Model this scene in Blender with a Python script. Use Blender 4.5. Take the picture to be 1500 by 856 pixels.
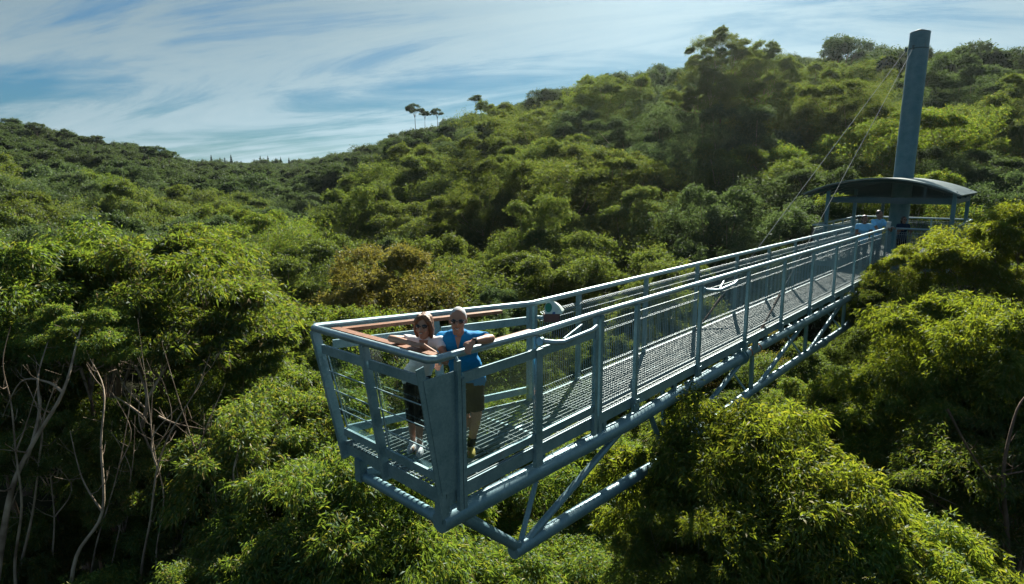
import bpy, bmesh, math, random
import numpy as np
from mathutils import Vector, Matrix, Quaternion

S = bpy.context.scene
for o in list(bpy.data.objects): bpy.data.objects.remove(o)
COL = S.collection
V = Vector
# ------------------------------------------------------------------ camera
CAM = V((-3.5928, -4.0355, 2.9008)); YAW, PITCH, ROLL, FPX = .7226, -.1812, -.004, 897.746
FW = V((math.cos(YAW)*math.cos(PITCH), math.sin(YAW)*math.cos(PITCH), math.sin(PITCH)))
_r = V((math.sin(YAW), -math.cos(YAW), 0)); _u = _r.cross(FW)
RT = _r*math.cos(ROLL)+_u*math.sin(ROLL); UP = -_r*math.sin(ROLL)+_u*math.cos(ROLL)
cam = bpy.data.cameras.new('camera'); cam_o = bpy.data.objects.new('camera', cam); COL.objects.link(cam_o)
cam_o.matrix_world = Matrix(((RT.x, UP.x, -FW.x, CAM.x), (RT.y, UP.y, -FW.y, CAM.y), (RT.z, UP.z, -FW.z, CAM.z), (0, 0, 0, 1)))
cam.sensor_width = 36; cam.lens = FPX/1500*36; cam.clip_start = .1; cam.clip_end = 9000
S.camera = cam_o
# ------------------------------------------------------------------ sky, sun, exposure
SUN_EL, SUN_OFF = math.radians(32), math.radians(17)       # elevation; degrees to the right of the view heading
sun_az = YAW-SUN_OFF                                        # angle from +X, counter-clockwise
SUN_DIR = V((math.cos(sun_az)*math.cos(SUN_EL), math.sin(sun_az)*math.cos(SUN_EL), math.sin(SUN_EL)))
W = bpy.data.worlds.new('World'); S.world = W; W.use_nodes = True
nt = W.node_tree; nt.nodes.clear()
def N(t, kind, **kw):
    n = t.nodes.new(kind)
    for k, v in kw.items(): setattr(n, k, v)
    return n
def lk(t, a, b): t.links.new(a, b)
def mathn(t, op, a, b=None, c=None, clamp=False):
    n = N(t, 'ShaderNodeMath', operation=op); n.use_clamp = clamp
    for i, x in enumerate((a, b, c)):
        if x is None: continue
        if isinstance(x, (int, float)): n.inputs[i].default_value = x
        else: lk(t, x, n.inputs[i])
    return n.outputs[0]
def mixc(t, f, a, b, blend='MIX'):
    n = N(t, 'ShaderNodeMix', data_type='RGBA', blend_type=blend)
    for i, x in ((0, f), (6, a), (7, b)):
        if isinstance(x, (int, float)): n.inputs[i].default_value = x
        elif isinstance(x, (tuple, list)): n.inputs[i].default_value = (*x[:3], 1)
        else: lk(t, x, n.inputs[i])
    return n.outputs[2]
def ramp(t, f, stops):
    n = N(t, 'ShaderNodeValToRGB'); cr = n.color_ramp
    while len(cr.elements) < len(stops): cr.elements.new(.5)
    for e, (p, c) in zip(cr.elements, stops):
        e.position = p; e.color = (c, c, c, 1) if isinstance(c, (int, float)) else (*c, 1)
    lk(t, f, n.inputs[0]); return n.outputs[0]
sky = N(nt, 'ShaderNodeTexSky', sky_type='NISHITA'); sky.sun_disc = False
sky.sun_elevation = SUN_EL; sky.sun_rotation = math.pi/2-sun_az
sky.altitude = 300; sky.air_density = 1.0; sky.dust_density = .7; sky.ozone_density = 2.0
tc = N(nt, 'ShaderNodeTexCoord'); sep = N(nt, 'ShaderNodeSeparateXYZ'); lk(nt, tc.outputs['Generated'], sep.inputs[0])
den = mathn(nt, 'ADD', mathn(nt, 'MAXIMUM', sep.outputs[2], 0.0), .16)
cmb = N(nt, 'ShaderNodeCombineXYZ')
lk(nt, mathn(nt, 'DIVIDE', sep.outputs[0], den), cmb.inputs[0]); lk(nt, mathn(nt, 'DIVIDE', sep.outputs[1], den), cmb.inputs[1])
def streak(ang, sc, loc, noise):
    r = N(nt, 'ShaderNodeMapping'); lk(nt, cmb.outputs[0], r.inputs[0]); r.inputs['Rotation'].default_value = (0, 0, -math.radians(ang))
    m_ = N(nt, 'ShaderNodeMapping'); lk(nt, r.outputs[0], m_.inputs[0]); m_.inputs['Scale'].default_value = sc; m_.inputs['Location'].default_value = loc
    n = N(nt, 'ShaderNodeTexNoise'); lk(nt, m_.outputs[0], n.inputs[0])
    for k, v in zip(('Scale', 'Detail', 'Roughness', 'Distortion'), noise): n.inputs[k].default_value = v
    return n.outputs[0]
n1 = streak(112, (.32, 1.1, 1), (3.1, 30.1, 0), (1.25, 13, .64, 1.0))
n2 = streak(100, (.55, .95, 1), (7.3, 30.1, 0), (.6, 5, .5, .6))
cl = mathn(nt, 'ADD', mathn(nt, 'MULTIPLY', n1, .72), mathn(nt, 'MULTIPLY', n2, .53))
cmask = ramp(nt, cl, [(.50, .05), (.57, .36), (.64, .85), (.72, 1.)])
bw = N(nt, 'ShaderNodeRGBToBW'); lk(nt, sky.outputs[0], bw.inputs[0])
def scale_by(c, f):
    n = N(nt, 'ShaderNodeVectorMath', operation='SCALE'); lk(nt, c, n.inputs[0]); lk(nt, f, n.inputs['Scale']); return n.outputs[0]
soft = mathn(nt, 'POWER', mathn(nt, 'MAXIMUM', bw.outputs[0], .2), -.4)                    # compress the sky's range as the camera's exposure does
skyc = scale_by(mixc(nt, 1.0, sky.outputs[0], (.115, .25, .32), 'MULTIPLY'), soft)
cloudc = mixc(nt, 1.0, mathn(nt, 'POWER', bw.outputs[0], .66), (.305, .415, .465), 'MULTIPLY')
lp = mixc(nt, cmask, skyc, cloudc)
bg = N(nt, 'ShaderNodeBackground'); lk(nt, lp, bg.inputs[0]); bg.inputs[1].default_value = .085
wo = N(nt, 'ShaderNodeOutputWorld'); lk(nt, bg.outputs[0], wo.inputs[0])
sl = bpy.data.lights.new('sun', 'SUN'); sl.energy = 3.5; sl.angle = math.radians(.6); sl.color = (1, .94, .8)
so = bpy.data.objects.new('sun', sl); COL.objects.link(so); so.rotation_euler = SUN_DIR.to_track_quat('Z', 'Y').to_euler(); so.location = SUN_DIR*60
S.view_settings.view_transform = 'Standard'; S.view_settings.look = 'None'
S.view_settings.exposure = 2.2; S.view_settings.gamma = 1; S.view_settings.use_curve_mapping = False
cy = S.cycles
cy.max_bounces = 9; cy.diffuse_bounces = 4; cy.glossy_bounces = 3; cy.transmission_bounces = 4; cy.transparent_max_bounces = 12; cy.volume_bounces = 0
cy.use_denoising = True; cy.caustics_reflective = False; cy.caustics_refractive = False; cy.sample_clamp_indirect = 6

# ------------------------------------------------------------------ helpers
def ray(px, py): return FW+RT*((px-750)/FPX)+UP*((428-py)/FPX)
def atd(px, py, d): return CAM+ray(px, py)*d
FH = V((math.cos(YAW), math.sin(YAW), 0))
def atv(px, py, v):                                    # point seen at a pixel of the plan, v metres ahead
    d = ray(px, py); return CAM+d*(v/d.dot(FH))
def tag(o, label=None, cat=None, group=None, kind=None):
    if label: o['label'] = label
    if cat: o['category'] = cat
    if group: o['group'] = group
    if kind: o['kind'] = kind
    return o
def empty(name, loc=(0, 0, 0), rz=0):
    o = bpy.data.objects.new(name, None); COL.objects.link(o); o.location = loc; o.rotation_euler = (0, 0, rz); o.empty_display_size = .3; return o
def link(name, me, parent=None, mat=None):
    o = bpy.data.objects.new(name, me); COL.objects.link(o)
    if mat is not None and not me.materials: me.materials.append(mat)
    if parent is not None: o.parent = parent
    return o
class MB:
    def __init__(s): s.v = []; s.f = []; s.sm = []
    def add(s, vs, fs, smooth=False):
        n = len(s.v); s.v += [tuple(x) for x in vs]; s.f += [tuple(i+n for i in f) for f in fs]; s.sm += [smooth]*len(fs); return s
    def hexa(s, p):                                    # 8 points: bottom 4 ccw, top 4
        return s.add(p, [(3, 2, 1, 0), (4, 5, 6, 7), (0, 1, 5, 4), (1, 2, 6, 5), (2, 3, 7, 6), (3, 0, 4, 7)])
    def box(s, a, b):
        (x0, y0, z0), (x1, y1, z1) = a, b
        return s.hexa([(x0, y0, z0), (x1, y0, z0), (x1, y1, z0), (x0, y1, z0), (x0, y0, z1), (x1, y0, z1), (x1, y1, z1), (x0, y1, z1)])
    def bar(s, a, b, w, h, up=(0, 0, 1)):              # rectangular bar, w across, h along up
        a, b = V(a), V(b); d = (b-a).normalized(); side = d.cross(V(up))
        if side.length < 1e-4: side = d.cross(V((1, 0, 0)))
        side.normalize(); u = side.cross(d)
        p = []
        for c in (a, b): p += [c-side*w/2-u*h/2, c+side*w/2-u*h/2, c+side*w/2+u*h/2, c-side*w/2+u*h/2]
        return s.add(p, [(0, 3, 2, 1), (4, 5, 6, 7), (0, 1, 5, 4), (1, 2, 6, 5), (2, 3, 7, 6), (3, 0, 4, 7)])
    def tube(s, pts, r, n=12, cap=True):
        pts = [V(p) for p in pts]; rr = r if isinstance(r, (list, tuple)) else [r]*len(pts)
        vs = []; prev = None
        for i, p in enumerate(pts):
            d = ((pts[i]-pts[i-1]).normalized() if i else V()) + ((pts[i+1]-pts[i]).normalized() if i < len(pts)-1 else V())
            d.normalize()
            if prev is None:
                a = d.cross(V((0, 0, 1)))
                if a.length < .05: a = d.cross(V((1, 0, 0)))
            else: a = prev-d*prev.dot(d)
            a.normalize(); b = d.cross(a); prev = a
            k = 1.0
            if 0 < i < len(pts)-1:
                c = (pts[i]-pts[i-1]).normalized().dot((pts[i+1]-pts[i]).normalized()); k = 1/max(.6, math.sqrt((1+c)/2))
            for j in range(n):
                t = 2*math.pi*j/n; vs.append(p+(a*math.cos(t)+b*math.sin(t))*rr[i]*k)
        m = len(pts)
        fs = [(i*n+j, i*n+(j+1) % n, (i+1)*n+(j+1) % n, (i+1)*n+j) for i in range(m-1) for j in range(n)]
        s.add(vs, fs, True)
        if cap:
            s.add(vs[:n], [tuple(range(n))[::-1]]); s.add(vs[-n:], [tuple(range(n))])
        return s
    def build(s, name, mat, parent=None):
        me = bpy.data.meshes.new(name); me.from_pydata(s.v, [], s.f); me.polygons.foreach_set('use_smooth', s.sm)
        me.update()
        bm = bmesh.new(); bm.from_mesh(me); bmesh.ops.recalc_face_normals(bm, faces=bm.faces); bm.to_mesh(me); bm.free()
        return link(name, me, parent, mat)

# ------------------------------------------------------------------ materials
def newmat(name):
    m = bpy.data.materials.new(name); m.use_nodes = True; t = m.node_tree; t.nodes.clear()
    out = N(t, 'ShaderNodeOutputMaterial'); return m, t, out
def pbr(name, col, rough=.6, metal=0, spec=.5, var=.15, scale=8, bump=0, bscale=60, col2=None, coord='Object', lo=.35, hi=.65):
    m, t, out = newmat(name); b = N(t, 'ShaderNodeBsdfPrincipled'); lk(t, b.outputs[0], out.inputs[0])
    c = N(t, 'ShaderNodeTexCoord'); nz = N(t, 'ShaderNodeTexNoise'); lk(t, c.outputs[coord], nz.inputs[0])
    nz.inputs['Scale'].default_value = scale; nz.inputs['Detail'].default_value = 6
    c2 = col2 or tuple(x*(1-var*2) for x in col)
    lk(t, mixc(t, ramp(t, nz.outputs[0], [(lo, 0.), (hi, 1.)]), c2, col), b.inputs['Base Color'])
    b.inputs['Roughness'].default_value = rough; b.inputs['Metallic'].default_value = metal; b.inputs['Specular IOR Level'].default_value = spec
    if bump:
        n2_ = N(t, 'ShaderNodeTexNoise'); lk(t, c.outputs[coord], n2_.inputs[0]); n2_.inputs['Scale'].default_value = bscale; n2_.inputs['Detail'].default_value = 5
        bp = N(t, 'ShaderNodeBump'); bp.inputs['Strength'].default_value = bump; bp.inputs['Distance'].default_value = .01
        lk(t, n2_.outputs[0], bp.inputs['Height']); lk(t, bp.outputs[0], b.inputs['Normal'])
    return m
def steel(name, a, b_, rough=.5, metal=.4, rust=True):
    m, t, out = newmat(name); b = N(t, 'ShaderNodeBsdfPrincipled'); lk(t, b.outputs[0], out.inputs[0])
    c = N(t, 'ShaderNodeTexCoord')
    vo = N(t, 'ShaderNodeTexVoronoi'); lk(t, c.outputs['Object'], vo.inputs[0]); vo.inputs['Scale'].default_value = 55
    nz = N(t, 'ShaderNodeTexNoise'); lk(t, c.outputs['Object'], nz.inputs[0]); nz.inputs['Scale'].default_value = 4; nz.inputs['Detail'].default_value = 7
    bwn = N(t, 'ShaderNodeRGBToBW'); lk(t, vo.outputs['Color'], bwn.inputs[0])
    f = mathn(t, 'ADD', mathn(t, 'MULTIPLY', bwn.outputs[0], .28), mathn(t, 'MULTIPLY', nz.outputs[0], .88))
    base = mixc(t, ramp(t, f, [(.35, 0.), (.8, 1.)]), a, b_)
    if rust:
        nr = N(t, 'ShaderNodeTexNoise'); lk(t, c.outputs['Object'], nr.inputs[0]); nr.inputs['Scale'].default_value = 2.1; nr.inputs['Detail'].default_value = 9; nr.inputs['Roughness'].default_value = .7
        base = mixc(t, mathn(t, 'MULTIPLY', ramp(t, nr.outputs[0], [(.66, 0.), (.74, 1.)]), .55), base, (.2, .12, .07))
    lk(t, base, b.inputs['Base Color']); b.inputs['Metallic'].default_value = metal
    lk(t, mathn(t, 'ADD', mathn(t, 'MULTIPLY', f, .25), rough-.12), b.inputs['Roughness'])
    return m
M = {}
M['steel'] = steel('galvanised_steel', (.115, .225, .27), (.24, .36, .41))
M['pipe'] = steel('truss_steel', (.1, .21, .26), (.19, .31, .365), .45, .4)
M['rail'] = steel('rail_steel', (.19, .3, .35), (.33, .44, .49), .4, .6, False)
M['mast'] = steel('mast_steel', (.05, .15, .195), (.105, .22, .27), .55, .25)
M['dark'] = steel('shelter_steel', (.025, .07, .085), (.05, .1, .12), .5, .3, False)
M['grate'] = steel('grating_steel', (.12, .18, .2), (.2, .27, .29), .6, .2, False)
M['mesh'] = steel('mesh_steel', (.13, .21, .25), (.22, .3, .34), .55, .3, False)
M['cable'] = pbr('cable_steel', (.16, .2, .22), .9, 0, .1)
M['timber'] = pbr('timber', (.26, .115, .06), .5, 0, .4, .2, 14, .2, 80)
M['roof'] = pbr('roof_sheet', (.2, .26, .28), .35, .6, .5, .2, 3)
M['rust'] = pbr('rust_band', (.35, .13, .05), .8, .1)
def glass():
    m, t, out = newmat('glass_pane'); tr = N(t, 'ShaderNodeBsdfTransparent'); tr.inputs[0].default_value = (.95, .985, .98, 1)
    g = N(t, 'ShaderNodeBsdfGlossy'); g.inputs['Roughness'].default_value = .04; g.inputs[0].default_value = (.85, .95, .97, 1)
    fr = N(t, 'ShaderNodeFresnel'); fr.inputs[0].default_value = 1.5
    d = N(t, 'ShaderNodeBsdfDiffuse'); d.inputs[0].default_value = (.5, .62, .62, 1)
    c = N(t, 'ShaderNodeTexCoord'); nz = N(t, 'ShaderNodeTexNoise'); lk(t, c.outputs['Object'], nz.inputs[0]); nz.inputs['Scale'].default_value = 5; nz.inputs['Detail'].default_value = 8
    mx = N(t, 'ShaderNodeMixShader'); lk(t, mathn(t, 'MULTIPLY', fr.outputs[0], .22), mx.inputs[0]); lk(t, tr.outputs[0], mx.inputs[1]); lk(t, g.outputs[0], mx.inputs[2])
    m2 = N(t, 'ShaderNodeMixShader'); lk(t, ramp(t, nz.outputs[0], [(.4, .001), (.75, .007)]), m2.inputs[0]); lk(t, mx.outputs[0], m2.inputs[1]); lk(t, d.outputs[0], m2.inputs[2])
    lk(t, m2.outputs[0], out.inputs[0]); return m
M['glass'] = glass()
def leafmat(name, dk, lt, tr_, young, yamt=.2, trans=.42):
    m, t, out = newmat(name); g = N(t, 'ShaderNodeNewGeometry'); oi = N(t, 'ShaderNodeObjectInfo')
    ri, ro = g.outputs['Random Per Island'], oi.outputs['Random']
    f = mathn(t, 'ADD', mathn(t, 'MULTIPLY', ri, .7), mathn(t, 'MULTIPLY', ro, .5), clamp=True)
    base = mixc(t, f, dk, lt)
    yf = ramp(t, mathn(t, 'FRACT', mathn(t, 'MULTIPLY', ri, 7.31)), [(1-yamt-.02, 0.), (1-yamt+.02, 1.)])
    base = mixc(t, yf, base, young)
    hs = N(t, 'ShaderNodeHueSaturation'); lk(t, base, hs.inputs['Color'])
    lk(t, mathn(t, 'ADD', mathn(t, 'MULTIPLY', ro, .05), .478), hs.inputs['Hue'])
    lk(t, mathn(t, 'ADD', mathn(t, 'MULTIPLY', mathn(t, 'FRACT', mathn(t, 'MULTIPLY', ro, 9.7)), .5), .75), hs.inputs['Value'])
    d = N(t, 'ShaderNodeBsdfDiffuse'); lk(t, hs.outputs[0], d.inputs[0])
    tl = N(t, 'ShaderNodeBsdfTranslucent'); lk(t, mixc(t, .45, hs.outputs[0], tr_), tl.inputs[0])
    gl = N(t, 'ShaderNodeBsdfGlossy'); gl.inputs['Roughness'].default_value = .55; gl.inputs[0].default_value = (.8, .85, .9, 1)
    m1 = N(t, 'ShaderNodeMixShader'); m1.inputs[0].default_value = trans; lk(t, d.outputs[0], m1.inputs[1]); lk(t, tl.outputs[0], m1.inputs[2])
    m2 = N(t, 'ShaderNodeMixShader'); m2.inputs[0].default_value = .025; lk(t, m1.outputs[0], m2.inputs[1]); lk(t, gl.outputs[0], m2.inputs[2])
    lk(t, m2.outputs[0], out.inputs[0]); return m
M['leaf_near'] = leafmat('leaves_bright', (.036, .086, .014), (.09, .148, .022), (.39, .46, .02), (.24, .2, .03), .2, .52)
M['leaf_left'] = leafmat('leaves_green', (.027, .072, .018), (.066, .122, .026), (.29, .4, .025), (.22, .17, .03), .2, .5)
M['leaf_mid'] = leafmat('leaves_olive', (.018, .05, .018), (.05, .094, .026), (.24, .31, .03), (.15, .14, .03), .16, .48)
M['leaf_grey'] = leafmat('leaves_greygreen', (.022, .052, .026), (.05, .086, .04), (.17, .25, .05), (.11, .125, .05), .12, .42)
M['leaf_bronze'] = leafmat('leaves_bronze', (.046, .06, .018), (.1, .102, .028), (.3, .28, .03), (.17, .13, .03), .28, .46)
M['leaf_far'] = leafmat('leaves_far', (.018, .044, .02), (.042, .074, .026), (.12, .17, .035), (.08, .09, .03), .12, .4)
M['leaf_con'] = leafmat('needles', (.014, .035, .018), (.026, .05, .022), (.04, .07, .03), (.03, .055, .025), .1, .2)
M['bark'] = pbr('pale_bark', (.36, .29, .22), .85, 0, .2, .3, 3.5, .6, 25, (.13, .095, .07))
M['bark_dark'] = pbr('dark_bark', (.16, .11, .085), .9, 0, .2, .3, 3.5, .6, 25)
M['floor'] = pbr('forest_floor', (.035, .04, .018), .95, 0, .1, .25, .6, .5, 3, (.018, .02, .01))
# ------------------------------------------------------------------ terrain
COLX = [-300, 0, 150, 280, 450, 600, 750, 900, 1050, 1250, 1450, 1800]
VS = [6, 10, 15, 22, 32, 42, 55, 72, 100, 140, 200, 300, 450]
YT = np.array([
 [560, 470, 390, 340, 300, 262, 225, 195, 175, 155, 140, 145, 180],
 [620, 510, 410, 350, 312, 282, 256, 236, 218, 200, 174, 190, 215],
 [660, 540, 435, 375, 334, 304, 280, 262, 246, 228, 202, 215, 230],
 [680, 580, 485, 410, 356, 324, 302, 284, 268, 254, 242, 239, 242],
 [720, 640, 550, 455, 385, 345, 312, 290, 272, 257, 247, 238, 238],
 [730, 650, 560, 450, 365, 315, 275, 240, 212, 198, 198, 212, 225],
 [740, 670, 560, 440, 345, 280, 220, 172, 148, 160, 170, 190, 215],
 [760, 690, 580, 440, 335, 250, 175, 122, 116, 130, 150, 180, 210],
 [760, 700, 590, 445, 325, 225, 135, 80, 88, 100, 120, 160, 200],
 [760, 700, 590, 450, 318, 205, 115, 68, 78, 90, 115, 160, 200],
 [760, 680, 540, 410, 300, 195, 115, 82, 90, 100, 125, 170, 200],
 [700, 560, 450, 360, 282, 190, 120, 86, 96, 110, 130, 170, 200]], float)
def canopy_tab():
    Z = np.zeros_like(YT)
    for i, x in enumerate(COLX):
        for j, v in enumerate(VS): Z[i, j] = atv(x, YT[i, j], v).z
    return Z
ZT = canopy_tab(); LV = np.log(VS)
def canopy(px, v):
    v = min(max(v, VS[0]), VS[-1]); px = min(max(px, COLX[0]), COLX[-1])
    j = min(np.searchsorted(LV, math.log(v), 'right')-1, len(VS)-2); i = min(np.searchsorted(COLX, px, 'right')-1, len(COLX)-2)
    b = (math.log(v)-LV[j])/(LV[j+1]-LV[j]); a = (px-COLX[i])/(COLX[i+1]-COLX[i])
    return (ZT[i, j]*(1-b)+ZT[i, j+1]*b)*(1-a)+(ZT[i+1, j]*(1-b)+ZT[i+1, j+1]*b)*a
RH = V((math.sin(YAW), -math.cos(YAW), 0))
def colv(x, y):                                        # plan position -> (bearing column, metres ahead)
    d = V((x-CAM.x, y-CAM.y, 0)); v = d.dot(FH); u = d.dot(RH)
    vv = max(v, .35*abs(u), 1.0)
    return 750+FPX*math.cos(PITCH)*u/vv, max(math.hypot(u, v)*.92 if v < abs(u)*.35 else v, 1.0)
def smooth_h(x, y):
    c, v = colv(x, y); return canopy(c, v)
TREE_H = 17.0
def ground(x, y): return smooth_h(x, y)-TREE_H
g = MB(); rad = [0, 2.5, 5, 8, 12, 17, 23, 30, 40, 52, 66, 82, 100, 125, 160, 200, 250, 310, 380, 460, 700, 1000, 1500]; NA = 96
vs = [(CAM.x, CAM.y, ground(CAM.x+FH.x*6, CAM.y+FH.y*6))]
for r in rad[1:]:
    for k in range(NA):
        a = 2*math.pi*k/NA; x, y = CAM.x+r*math.cos(a), CAM.y+r*math.sin(a); vs.append((x, y, ground(x, y)))
fs = [(0, 1+k, 1+(k+1) % NA) for k in range(NA)]
for i in range(len(rad)-2):
    for k in range(NA): a = 1+i*NA+k; b = 1+i*NA+(k+1) % NA; fs.append((a, a+NA, b+NA, b))
g.add(vs, fs, True); tag(g.build('forest_floor', M['floor']), kind='structure')

# ------------------------------------------------------------------ tree makers
def mesh_np(name, co, tri, mat, smooth=False):
    me = bpy.data.meshes.new(name); n = len(co); k = len(tri)
    me.vertices.add(n); me.vertices.foreach_set('co', np.ascontiguousarray(co, np.float32).ravel())
    me.loops.add(k*3); me.loops.foreach_set('vertex_index', np.ascontiguousarray(tri, np.int32).ravel())
    me.polygons.add(k); me.polygons.foreach_set('loop_start', np.arange(0, k*3, 3, dtype=np.int32)); me.polygons.foreach_set('loop_total', np.full(k, 3, np.int32))
    if smooth: me.polygons.foreach_set('use_smooth', np.ones(k, bool))
    me.update(calc_edges=True); me.materials.append(mat); return me
def unit(a): return a/np.maximum(np.linalg.norm(a, axis=1, keepdims=True), 1e-6)
def leaves(rng, cen, rad_, per, L, Wd, droop, flat, sprig=36, sig=.16, low=-.25):
    """drooping leaf blades on sprigs spread over domed clumps"""
    k = len(cen); ns = max(1, per//sprig)
    ci = np.repeat(np.arange(k), ns); d = unit(rng.normal(size=(len(ci)*3, 3))); d = d[d[:, 2] > low]
    d = d[:len(ci)]; ci = ci[:len(d)]
    # every clump is stretched, tilted and dented in its own way, with a few sprays reaching out of it
    ang = rng.random(k)*6.28; st = 1+.5*rng.random(k); fl_ = flat*(.62+.6*rng.random(k)); tl_ = rng.normal(size=(k, 2))*.2; ph = rng.random((k, 4))*6.28
    dent = 1+.15*np.sin(d[:, 0]*5+ph[ci, 0])*np.sin(d[:, 1]*5+ph[ci, 1])+.12*np.sin(d[:, 2]*7+d[:, 0]*4+ph[ci, 2])
    out = np.where(rng.random(len(ci)) < .09, 1+.4*rng.random(len(ci)), 1.)
    rr = rad_[ci]*(1-.55*rng.random(len(ci))**2)*dent*out
    q = d*rr[:, None]; ca, sa = np.cos(ang[ci]), np.sin(ang[ci]); ux = (q[:, 0]*ca+q[:, 1]*sa)*st[ci]; uy = (q[:, 1]*ca-q[:, 0]*sa)/np.sqrt(st[ci])
    q = np.stack([ux*ca-uy*sa, ux*sa+uy*ca, q[:, 2]*fl_[ci]], 1); q[:, 2] += q[:, 0]*tl_[ci, 0]+q[:, 1]*tl_[ci, 1]
    sp = cen[ci]+q
    li = np.repeat(np.arange(len(sp)), sprig); n = len(li)
    off = rng.normal(size=(n, 3))*sig*rad_[ci][li][:, None]; off[:, 2] *= .75
    p = sp[li]+off
    ax = unit(d[li]*.75+np.array([0, 0, -droop])+rng.normal(size=(n, 3))*.55)
    w = unit(np.cross(ax, rng.normal(size=(n, 3)))); nm = np.cross(ax, w)
    ln = L*(.65+.7*rng.random(n))[:, None]; wd = Wd*(.7+.6*rng.random(n))[:, None]
    mid = p+ax*ln*.45+nm*ln*.07
    tip = p+ax*ln; tip[:, 2] -= ln[:, 0]*.16
    co = np.empty((n, 4, 3)); co[:, 0] = p; co[:, 1] = mid+w*wd*.5; co[:, 2] = mid-w*wd*.5; co[:, 3] = tip
    b = (np.arange(n)*4)[:, None]; tri = np.concatenate([b+np.array([0, 1, 2]), b+np.array([1, 3, 2])], 1).reshape(-1, 3)
    return co.reshape(-1, 3), tri
def clumps(rng, R, H, n, rc, low=.3, gap=.8):
    """clump centres spread through a lumpy crown whose top is z=0, kept apart so that each reads as its own dome"""
    C, Q = [], []; ph = rng.random(3)*6.28; Hc = H*.6
    for _ in range(n*60):
        if len(C) == n: break
        d = rng.normal(size=3); d /= np.linalg.norm(d)
        if d[2] < -low: continue
        az = math.atan2(d[1], d[0]); lob = 1+.2*math.sin(az*2+ph[0])+.14*math.sin(az*3+ph[1])+.08*math.sin(az*5+ph[2])
        r = rc*(.45+1.0*rng.random()**1.3); k = 1-.45*rng.random()**1.6
        p = np.array([(R-r*.7)*lob*k*d[0], (R-r*.7)*lob*k*d[1], -Hc+(Hc-r*.7 if d[2] > 0 else H-Hc)*k*d[2]])
        if any(np.linalg.norm((p-c)*np.array([1, 1, 1.35])) < gap*(r+q) for c, q in zip(C, Q)): continue
        C.append(p); Q.append(r)
    return np.array(C), np.array(Q)
def limb_mesh(name, rng, cen, H, mat, r0, base, nprim=5, dead=4):
    m = MB(); rnd = lambda s: V(rng.normal(size=3)*s)
    prim = []
    az0 = rng.random()*6
    for k in range(nprim):
        a = az0+2*math.pi*k/nprim; R = np.abs(cen[:, :2]).max()*.42
        e = V((R*math.cos(a), R*math.sin(a), -H*.62)); s = V((0, 0, base))
        p = [s, s.lerp(e, .35)+V((0, 0, .12*(-base)))+rnd(.1*R), s.lerp(e, .7)+rnd(.1*R), e]
        m.tube(p, [r0*.78, r0*.58, r0*.45, r0*.33], 6, False); prim.append(p)
    for c in cen:
        c = V(c); b = min(prim, key=lambda p: (p[3]-c).length); k = 2 if rng.random() < .45 else 3; s = b[k]
        mid = s.lerp(c, .5)+V((0, 0, -.06*(s-c).length))+rnd(.08*(s-c).length)
        m.tube([s, mid, c, c+(c-mid)*.25], [r0*.33, r0*.2, r0*.11, r0*.04], 5, False)
    for _ in range(dead):
        b = prim[rng.integers(len(prim))]; s = b[2]; a = rng.random()*6.28
        e = s+V((math.cos(a), math.sin(a), .1+.5*rng.random()))*(H*.6); q = s.lerp(e, .55)+rnd(.12)
        m.tube([s, q, e], [r0*.2, r0*.13, r0*.03], 5, False)
        m.tube([q, q+rnd(.4)+V((0, 0, .35))], [r0*.11, r0*.02], 4, False)
    o = m.build(name, mat); me = o.data; bpy.data.objects.remove(o); return me
def stem_mesh(name, rng, mat, r0, lean=.5):
    m = MB(); p = []; r = []
    for i in range(8):
        t = i/7; f = math.sin(t*math.pi)
        p.append(V((f*lean*math.sin(t*4+1), f*lean*math.cos(t*5), t))); r.append(r0*(1.75-.95*t) if t > .05 else r0*2.2)
    m.tube(p, r, 9, False); o = m.build(name, mat); me = o.data; bpy.data.objects.remove(o); return me
KIND = {}
def make_kind(key, seed, R, H, n, rc, per, L, Wd, droop, flat, leaf, bark, r0, umbrella=0., sprig=36, sig=.16, dead=4, low=-.25, gap=.8):
    rng = np.random.default_rng(seed); cen, rr = clumps(rng, R, H, n, rc, umbrella, gap)
    co, tri = leaves(rng, cen, rr, per, L, Wd, droop, flat, sprig, sig, low)
    base = -H*1.35
    KIND[key] = dict(crown=mesh_np('crown', co, tri, M[leaf]), limbs=limb_mesh('limbs', rng, cen, H, M[bark], r0, base, dead=dead),
                     stem=stem_mesh('trunk', rng, M['bark_dark'], r0, .55), base=base, R=R, co=co, tri=tri)
rnd = random.Random(11)
def plant(key, x, y, top, name='eucalyptus_tree', label=None, group=None, sc=1.0, rz=None, sz=None, mat=None, gz=None):
    K = KIND[key]; gz = ground(x, y)-.3 if gz is None else gz
    root = empty(name, (x, y, gz), rnd.random()*6.28 if rz is None else rz)
    tag(root, label, 'tree', group); h = top-gz; sz = sz or sc
    c = link('crown', K['crown'], root); l = link('limbs', K['limbs'], root); t = link('trunk', K['stem'], root)
    for o in (c, l): o.location = (0, 0, h); o.scale = (sc, sc, sz)
    t.scale = (sc, sc, h+K['base']*sz+.05)
    if mat:
        c.material_slots[0].link = 'OBJECT'; c.material_slots[0].material = M[mat]
    return root
for i in range(3): make_kind('near%d' % i, 20+i, 2.5, 3.6, 42, .72, 2350, .13, .028, .75, .85, 'leaf_near', 'bark', .045, .6, 28, .13, low=-.35, gap=.72)
for i in range(3): make_kind('left%d' % i, 40+i, 2.7, 3.2, 32, .74, 2400, .124, .028, .65, .72, 'leaf_left', 'bark', .05, .25, 28, .13, 9, low=-.15, gap=.8)
for i in range(4): make_kind('mid%d' % i, 60+i, 3.9, 6.4, 38, 1.2, 3600, .115, .036, .5, .74, 'leaf_mid', 'bark', .065, .65, 22, .1, 8, low=-.18, gap=(.72, .8, .68, .76)[i])
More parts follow.
